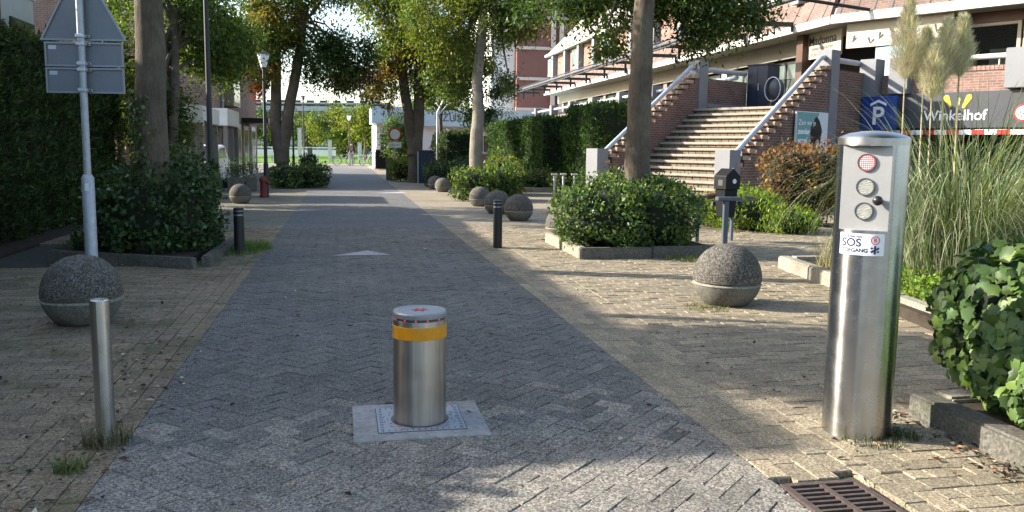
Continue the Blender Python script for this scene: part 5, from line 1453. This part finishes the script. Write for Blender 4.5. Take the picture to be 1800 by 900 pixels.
make_bush('roadside_bush', 'dark clipped bush behind the far pair of balls', [((-2.6, 31.0, .45), (.62, .7, .48)), ((-1.8, 31.4, .48), (.55, .7, .48))], 600, .085, DEEP + GREEN[:1], 'leaf_glossy', .7)
make_bush('roadside_bush', 'bright yellow green bush left of the navy cabinet', [((-4.6, 35.6, .48), (.5, .6, .50))], 600, .10, YELG[:2] + [(.09, .15, .03)], 'leaf', .6)
make_bush('roadside_bush', 'light green shrub in front of the low hedge', [((-.35, 26.6, .6), (.6, .7, .6)), ((-.05, 25.8, .45), (.4, .5, .45))], 420, .10, YELG + GREEN, 'leaf', .5)
make_bush('ground_cover', 'pale grey green ground cover before the hedge blocks', [((.9, 29.2, .32), (.8, .7, .36)), ((1.9, 28.2, .32), (.7, .5, .34)), ((0, 29.0, .28), (.6, .6, .3))], 520, .10, [(.16, .20, .07), (.12, .17, .05), (.09, .14, .04)], 'leaf', .4)
make_bush('autumn_shrub', 'rusty brown leaved shrub below the poster', [((5.35, 16.6, 1.0), (.52, .65, .56)), ((6.15, 16.9, .95), (.75, .7, .6)), ((5.6, 16.8, .55), (.6, .6, .55))], 900, .075, RUST + RUST + [(.10, .085, .035), (.26, .17, .09), (.22, .12, .04)], 'leaf', .6)
make_bush('low_shrub', 'low feathery bright green shrub under the litter bin', [((4.25, 15.5, .33), (.60, .6, .38)), ((4.85, 15.0, .18), (.5, .5, .24)), ((4.0, 16.4, .3), (.55, .6, .34))], 1300, .075, [(.20, .27, .03), (.15, .23, .03), (.10, .17, .03)], 'leaf', .3, up=.9)

# foreground ivy: the largest leaves are parts
ivb = thing('ivy_bush', 'big glossy ivy bush spilling over the kerb at right', 'bush', (3.05, 4.55, 0))
iv_blobs = [((3.02, 4.62, .50), (.66, .62, .50)), ((2.72, 4.25, .34), (.34, .36, .34)), ((2.62, 3.75, .30), (.30, .4, .26)), ((3.3, 4.1, .55), (.6, .6, .52)), ((3.1, 3.6, .40), (.45, .55, .40))]
mbc = MB()
for c, r_ in iv_blobs:
    sub = MB(); sub.lathe([(math.sin(a), -math.cos(a)) for a in np.linspace(.02, math.pi - .02, 9)], (0, 0, 0), 14)
    mbc.add([(c[0] + v.x * r_[0] * .78, c[1] + v.y * r_[1] * .78, max(.02, c[2] + v.z * r_[2] * .78)) for v in sub.v], sub.f)
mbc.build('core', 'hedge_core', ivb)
Ps, Ns = [], []
for c, r_ in iv_blobs:
    n = 2300; d = unit(RNG.normal(size=(n, 3))); P = np.array(c) + d * np.array(r_) * (1 - .22 * RNG.random((n, 1)) ** 1.6) + d * wob(np.array(c) + d, 2.2, .03)[:, None]
    keep = P[:, 2] > .05
    for c2, r2 in iv_blobs:
        if c2 is not c: keep &= (((P - np.array(c2)) / (np.array(r2) * .82)) ** 2).sum(1) > 1
    Ps.append(P[keep]); Ns.append(d[keep])
P = np.concatenate(Ps); Nn = np.concatenate(Ns); n = len(P)
Nn = unit(Nn + RNG.normal(size=(n, 3)) * .6 + np.array([-.15, -.1, .35]))
D = unit(np.cross(np.cross(Nn, np.array([0, 0, -1.0]) + RNG.normal(size=(n, 3)) * .55), Nn))
size = RNG.uniform(.045, .10, n)
camp = np.array([0, 0, CAM_H]); dist = np.linalg.norm(P - camp, axis=1); vis = ((camp - P) * Nn).sum(1) / dist
uvp = np.array([proj(*p) for p in P]); inview = (uvp[:, 0] < 1800) & (uvp[:, 1] < 900) & (vis > .15)
score = np.where(inview, size / dist * np.clip(vis, 0, 1), 0); order = np.argsort(-score)
big = order[:300]; small = order[300:]
leafvars = []
for k in range(10):
    V, F, kk_ = ivy_fan(np.zeros((1, 3)), np.ones(1), np.array([[0, 1.0, 0]]), np.array([[0, 0, 1.0]]))
    V = V * (1 + RNG.normal(size=V.shape) * .07)
    o = np_mesh('leaf', V, F, 'leaf_glossy', None, np.repeat(pal(IVYC, 1, .2), kk_, axis=0)); leafvars.append(o.data); bpy.data.objects.remove(o)
og = ORG[ivb.name]
for i in big:
    o = bpy.data.objects.new('leaf', leafvars[RNG.integers(0, 10)]); C.objects.link(o); o.parent = ivb
    x = np.cross(D[i], Nn[i]); M_ = Matrix((( x[0], D[i][0], Nn[i][0]), (x[1], D[i][1], Nn[i][1]), (x[2], D[i][2], Nn[i][2]))).to_4x4()
    o.matrix_local = Matrix.Translation(Vector(P[i] + Nn[i] * .02) - og) @ M_ @ Matrix.Scale(size[i], 4)
V, F, kk_ = ivy_fan(P[small], size[small], D[small], Nn[small])
o = np_mesh('foliage', V, F, 'leaf_glossy', ivb, np.repeat(pal(IVYC, len(small), .22), kk_, axis=0)); o['kind'] = 'stuff'
sb = MB()
for k in range(26):
    i = order[RNG.integers(0, len(order))]; e = Vector(P[i]); b0 = Vector((3.1 + random.uniform(-.3, .3), 4.4 + random.uniform(-.5, .3), .1))
    sb.tube([b0, b0.lerp(e, .5) + Vector((random.uniform(-.08, .08), random.uniform(-.08, .08), .1)), e], [.010, .007, .003], 5)
sb.build('stems', 'stem', ivb)['kind'] = 'stuff'

# pampas grass
pg = thing('pampas_grass', 'big pampas grass clump with pale feathery plumes beside the pillar', 'ornamental grass', (4.35, 8.3, 0))
n = 1900; a = RNG.random(n) * 2 * np.pi; r_ = np.sqrt(RNG.random(n)) * .45
roots = np.stack([4.4 + r_ * np.cos(a), 8.35 + r_ * np.sin(a), np.full(n, .08)], 1)
dirs = a + RNG.normal(size=n) * .6
blades('blades', pg, 'blade', roots, 2.15, .0085, 2.4, [(.10, .15, .05), (.18, .23, .10), (.30, .33, .20), (.05, .085, .03), (.38, .38, .27)], seg=9, dirs=dirs, stiff=1.5)
plumes = [((3.84, 8.55), 2.60, .85, .16), ((4.02, 8.35), 2.24, .52, .12), ((4.20, 8.5), 2.48, .62, .13), ((4.40, 8.6), 2.52, .62, .12), ((4.12, 8.75), 2.44, .6, .12), ((4.52, 8.85), 2.58, .6, .10)]
for k, ((x, y), zc, L, R_) in enumerate(plumes):
    z0 = zc - L * .5; sb = MB()
    sb.tube([(4.35 + (x - 4.3) * .4, 8.35, .1), (x + .02, y, z0 * .6), (x, y, z0), (x + .01, y, zc + L * .45)], [.010, .008, .006, .002], 6)
    plu = sb.build('stem', 'straw', pg) if 'straw' in MATS else sb.build('stem', mat('straw', (.42, .36, .22), rough=.7, var=.2), pg)
    m = 4600; f = RNG.random(m); th = RNG.random(m) * 2 * np.pi
    rad_ = R_ * np.clip(np.minimum(f * 5 + .25, (1.04 - f) * 1.5), .05, 1) ** .7
    base_ = np.stack([np.full(m, x), np.full(m, y), z0 + f * L * .86], 1)
    out = np.stack([np.cos(th), np.sin(th), np.zeros(m)], 1)
    Ln = RNG.uniform(.15, 1.3, m) * (1 + .25 * np.sin(th * 3 + f * 9))
    P = base_ + out * (rad_ * Ln * .80)[:, None] + RNG.normal(size=(m, 3)) * .008
    D = unit(out * (.35 + .6 * RNG.random(m))[:, None] + np.array([0, 0, .9]) + RNG.normal(size=(m, 3)) * .30)
    V, F = leaf_quads(P, RNG.uniform(.06, .15, m), .036, D, out + RNG.normal(size=(m, 3)) * .4, .02)
    np_mesh('plume', V, F, 'dry_plume', pg, pal([(.60, .54, .47), (.68, .63, .56), (.50, .43, .36)], m, .18))

def tuft(name, label, cx, cy, n, L, w, bend, palette, R_, cat='grass tuft', z=0.0, kind=None):
    t = thing(name, label, cat, (cx, cy, 0))
    a = RNG.random(n) * 2 * np.pi; r_ = np.sqrt(RNG.random(n)) * R_
    o = blades('blades', t, 'blade', np.stack([cx + r_ * np.cos(a), cy + r_ * np.sin(a), np.full(n, z)], 1), L, w, bend, palette, seg=4); o['kind'] = 'stuff'
    return t
WEED = [(.05, .075, .024), (.075, .10, .032), (.11, .105, .05), (.04, .052, .022)]
STRAW = [(.30, .27, .17), (.22, .20, .12), (.12, .14, .06)]
tuft('grass_tuft', 'weedy tuft round the slim steel post', -1.92, 3.92, 190, .11, .003, 1.3, WEED + STRAW[1:2], .11)
tuft('grass_tuft', 'small bright tuft on the paving at lower left', -1.92, 3.58, 130, .09, .005, 1.8, [(.16, .20, .04), (.10, .14, .04), (.22, .21, .12)], .07)
tuft('grass_tuft', 'weeds at the foot of the access pillar', 1.80, 4.09, 200, .035, .005, 1.4, WEED, .15)
tuft('grass_tuft', 'weeds right of the access pillar foot', 1.99, 4.16, 120, .045, .005, 1.4, WEED, .08)
tuft('grass_tuft', 'sparse pale grass at the foot of the large concrete ball', 1.75, 7.6, 200, .04, .005, 2.2, YELG + WEED, .22)
tuft('grass_tuft', 'grass patch behind the left black bollard', -3.75, 11.75, 1200, .12, .006, 1.5, [(.12, .20, .03), (.09, .16, .03), (.16, .22, .05)], .42)
tuft('grass_tuft', 'thin grass round the left black bollard foot', -3.6, 11.2, 300, .07, .006, 1.5, [(.12, .20, .03), (.09, .16, .03)], .3)
tuft('grass_tuft', 'grass fringe before the right planter kerb', 2.35, 11.15, 500, .08, .006, 1.6, [(.12, .18, .04), (.2, .22, .07)], .35)
tuft('grass_tuft', 'straw coloured dry tuft at the pampas bed corner', 3.75, 9.6, 500, .40, .006, .8, STRAW + [(.40, .33, .2)], .28, z=.1)
wd = thing('weed_patch', 'fresh green weeds along the pale kerb by the pillar', 'weeds', (4.0, 7.6, 0))
n = 5200; xx = RNG.uniform(3.58, 4.35, n); yy = RNG.uniform(6.2, 9.6, n); xx += (10.4 - yy) * .0
P = np.stack([xx, yy, .10 + RNG.random(n) * .22 * np.clip(np.sin((xx - 3.5) * 3.4), .25, 1)], 1)
V, F = leaf_quads(P, RNG.uniform(.025, .055, n), .5, unit(RNG.normal(size=(n, 3)) + np.array([0, 0, .8])))
o = np_mesh('foliage', V, F, 'leaf', wd, pal([(.16, .26, .03), (.12, .22, .03), (.21, .30, .05)], n))

# leaf litter
n = 1400
t_ = np.concatenate([RNG.uniform(-4.4, -1.2, 380), RNG.normal(-1.25, .16, 330), RNG.normal(2.93, .07, 240), RNG.uniform(2.2, 3.0, 120), RNG.uniform(-1, 1.8, 150), RNG.normal(-1.8, .35, 180)]); s_ = np.concatenate([RNG.uniform(2.5, 11, 380), RNG.uniform(2.6, 6.5, 330), RNG.uniform(2.4, 4.3, 240), RNG.uniform(2.5, 10, 120), RNG.uniform(3, 14, 150), RNG.normal(3.15, .25, 180)])
P = np.stack([math.cos(A_ST) * t_ - math.sin(A_ST) * s_, math.sin(A_ST) * t_ + math.cos(A_ST) * s_, np.full(n, .010)], 1)
D = RNG.normal(size=(n, 3)); D[:, 2] *= .12; V, F = leaf_quads(P, RNG.uniform(.014, .052, n), .5, unit(D), np.array([0, 0, 1.0]) + RNG.normal(size=(n, 3)) * .25)
lt = np_mesh('leaf_litter', V, F, 'dead_leaf', None, pal([(.07, .045, .028), (.26, .19, .11), (.035, .026, .018), (.17, .06, .03), (.42, .38, .30), (.03, .028, .02)], n)); tag(lt, 'small fallen leaves and twigs scattered over the paving', 'leaf litter', kind='stuff')

# trees
make_tree('street_tree', 'thick bare trunk tree on the left behind the traffic sign', (-4.45, 10.5, 0), [(0, 0, -.05), (.03, 0, 1.2), (.06, .0, 2.6), (.05, .0, 3.6), (.0, .1, 5.6)], .215,
    [((.0, .4, 7.4), (2.0, 1.9, 1.9), 60, 170, .55, [GREEN]), ((.2, 2.5, 5.2), (1.1, .8, .7), 24, 190, .45, [GREEN])], .12, 'street trees')
make_tree('street_tree', 'tree in the right planter before the stairs', (1.78, 12.2, 0), [(0, 0, -.05), (-.01, 0, 1.2), (.0, .0, 2.4), (.02, .0, 3.5), (.05, .1, 5.0)], .205,
    [((.3, 2.6, 4.7), (2.3, 2.2, 1.2), 80, 250, .5, [DEEP, GREEN]), ((-.8, 1.6, 3.75), (1.0, 1.0, .45), 22, 240, .36, [DEEP, GREEN]), ((.95, 1.4, 3.6), (1.0, 1.0, .55), 36, 280, .38, [DEEP, GREEN]), ((-.45, .5, 2.85), (.22, .25, .35), 5, 150, .24, [GREEN])], .085, 'street trees')
make_tree('street_tree', 'pale slender trunk tree in the middle behind the ball row', (-1.15, 27.4, 0), [(0, 0, -.05), (-.06, 0, 1.2), (.03, 0, 2.6), (-.02, 0, 3.6), (.14, .0, 5.1), (.2, 0, 6.9)], .225,
    [((-1.0, .3, 5.0), (1.7, 1.6, 1.4), 52, 270, .5, [GREEN, YELG]), ((.85, .2, 5.5), (1.0, 1.4, 1.0), 36, 260, .48, [GREEN, YELG, [(.14, .12, .03)]]), ((.3, 0, 7.2), (2.5, 2.0, 1.6), 80, 260, .6, [GREEN, YELG]), ((-1.0, .6, 3.4), (.8, .7, .55), 12, 170, .36, [GREEN]), ((.9, .3, 3.3), (.55, .6, .5), 9, 150, .36, [DEEP, GREEN])], .11, 'street trees', bark='bark_pale')
make_tree('street_tree', 'forked tree behind the navy cabinet with yellowing leaves', (-3.95, 34.5, 0), [(0, 0, -.05), (0, 0, 1.2), (-.25, 0, 2.6), (-.5, 0, 4.4), (-.6, 0, 6.0)], .27,
    [((-.1, 0, 5.3), (1.7, 1.9, 1.6), 54, 220, .6, [GREEN, YELG, ORNG, GREEN]), ((-1.2, -.3, 3.6), (.9, .9, .8), 16, 150, .5, [YELG, ORNG]), ((1.4, .3, 4.6), (1.5, 1.4, 1.3), 55, 240, .6, [GREEN, GREEN, YELG]), ((-.4, 0, 7.6), (2.4, 2.2, 1.4), 60, 220, .7, [GREEN, YELG])], .15, 'street trees', trunks=[[(0, 0, 1.1), (.15, 0, 2.4), (.2, 0, 4.2), (.5, .2, 5.6)]])
make_tree('street_tree', 'forked street tree on the left with orange and yellow leaves', (-8.35, 31.0, 0), [(0, 0, -.05), (.05, 0, 1.3), (.35, 0, 3.0), (.7, .1, 4.8), (.9, .1, 6.4)], .24,
    [((-.35, -.4, 5.2), (.95, 1.2, 1.3), 48, 260, .5, [YELG, ORNG, YELG, ORNG, GREEN]), ((-.6, -.5, 3.8), (.5, .6, .5), 9, 150, .4, [YELG, ORNG]), ((1.9, .3, 4.5), (1.5, 1.4, 1.0), 42, 230, .55, [DEEP, GREEN, DEEP]), ((2.6, 0, 3.75), (.9, .9, .3), 10, 150, .45, [ORNG, RUST, GREEN]), ((.3, 0, 7.2), (2.1, 2.0, 1.3), 56, 240, .7, [GREEN, YELG, GREEN]), ((-.55, -.7, 3.2), (.2, .2, .15), 3, 40, .26, [REDL])], .14, 'street trees', trunks=[[(0, 0, .8), (-.2, 0, 2.2), (-.15, 0, 3.8), (-.1, 0, 5.2)]])
make_tree('garden_tree', 'dense green garden tree hanging over the garages', (-7.1, 17.6, 0), [(0, 0, -.05), (.1, 0, 1.2), (.2, .1, 2.6), (.2, .2, 4.2)], .12,
    [((-.25, .3, 2.0), (.5, 1.0, .9), 30, 230, .38, [DEEP, DEEP, GREEN]), ((.5, 1.6, 3.65), (.6, 1.3, .8), 40, 260, .45, [GREEN, GREEN, [(.10, .16, .03)]]), ((-.2, .4, 4.4), (1.4, 1.5, 1.0), 40, 190, .5, [GREEN, [(.11, .17, .03)]]), ((.1, 3.0, 3.7), (.7, 1.2, .9), 26, 230, .45, [GREEN, GREEN, YELG])], .10, 'street trees', trunks=[[(0, 0, .2), (-.2, .1, 1.4), (-.4, .2, 2.8)]])
make_tree('garden_tree', 'light green garden tree behind the end of the tall hedge', (-9.3, 20.2, 0), [(0, 0, -.05), (.05, 0, 1.2), (.0, .1, 2.4), (.1, .1, 3.4)], .11,
    [((.2, 0, 2.9), (1.0, 1.0, 1.3), 40, 230, .45, [GREEN, GREEN, YELG])], .11, 'street trees')
make_tree('street_tree', 'tree beyond the hedge left of the picture whose shade dapples the road', (-6.6, 6.85, 0), [(0, 0, -.05), (0, 0, 2.0), (.1, 0, 4.0), (.2, 0, 5.4)], .18,
    [((.6, .2, 4.1), (1.0, .85, .6), 58, 300, .38, [GREEN]), ((.2, .3, 5.3), (1.4, .9, .8), 50, 300, .42, [GREEN])], .13, 'street trees')
make_tree('street_tree', 'unseen tree added right of the picture, its high crown blocking sky light over the near paving', (6.2, .6, 0), [(0, 0, -.05), (-.1, .2, 2.0), (-.4, .5, 4.0), (-1.0, 1.0, 5.6)], .22,  # added out of view; the crown keeps sky light off the near ground
    [((-3.4, 3.6, 6.4), (2.6, 3.2, 1.0), 120, 280, .6, [GREEN]), ((-1.0, 1.0, 7.4), (2.4, 2.4, 1.0), 50, 240, .6, [GREEN])], .15, 'street trees')
make_tree('young_tree', 'thin young tree before the pavilion', (-3.7, 44.0, 0), [(0, 0, -.05), (.02, 0, 1.4), (-.02, 0, 2.8), (.03, 0, 3.8)], .13,
    [((0, 0, 4.2), (1.3, 1.2, 1.0), 24, 150, .5, [DEEP, GREEN]), ((2.2, 0, 3.1), (1.0, .8, .7), 16, 150, .5, [DEEP])], .16, 'street trees')
make_tree('evergreen', 'dark bushy tree between the round sign and the pavilion', (-6.3, 47.0, 0), [(0, 0, -.05), (0, 0, 1.0), (0, 0, 2.2)], .12,
    [((0, 0, 1.9), (.8, .8, 1.2), 34, 150, .45, [DEEP, DEEP, GREEN])], .14, 'street trees')
far = [(-19.5, 92, 2.6, 3.6, [YELG, GREEN]), (-15.2, 88, 2.4, 3.8, [YELG, YELG, GREEN]), (-13.0, 96, 2.3, 3.2, [YELG, [(.16, .22, .05)]]), (-24, 100, 2.8, 3.2, [GREEN]), (-30, 104, 3.0, 3.4, [GREEN, DEEP]), (-9.5, 90, 2.4, 4.4, [GREEN, YELG]), (-6, 100, 3.0, 4.5, [GREEN]), (-36, 98, 3, 3.6, [GREEN, DEEP]), (-17.2, 108, 3, 2.6, [GREEN]), (-21.6, 110, 3, 2.4, [GREEN])]
for k, (x, y, r_, zc, ps) in enumerate(far):
    make_tree('park_tree', ('pale yellow green willow left of the farthest lamp', 'pale tree behind the walking person', 'pale tree right of the farthest lamp', 'green tree before the grey apartment block', 'tree at the left of the far lawn', 'tree left of the white pavilion window', 'tree rising behind the pavilion', 'far left park tree behind the forked tree', 'low tree belt behind the willow', 'low tree belt before the apartment block')[k],
        (x, y, 0), [(0, 0, 0), (.1, 0, zc * .4), (.0, 0, zc * .8), (.2, 0, zc)], .2, [((0, 0, zc), (r_, r_, r_ * .75), 46, 110, .85, ps)], .30, 'park trees', limb_r=.12)

# ivy climbing the left trunk
ivt = thing('climbing_ivy', 'ivy strands climbing the left tree trunk', 'ivy', (-4.3, 10.3, 0))
n = 420; hz = RNG.random(n) ** .7 * 1.3 + .75; th = RNG.normal(-2.4, .55, n)
P = np.stack([-4.42 + .235 * np.cos(th), 10.5 + .235 * np.sin(th), hz], 1)
V, F = leaf_quads(P, RNG.uniform(.04, .075, n), .75, unit(RNG.normal(size=(n, 3)) + np.array([0, 0, -.5])), np.stack([np.cos(th), np.sin(th), .3 * np.ones(n)], 1))
np_mesh('foliage', V, F, 'leaf_glossy', ivt, pal(GREEN + DEEP, n))
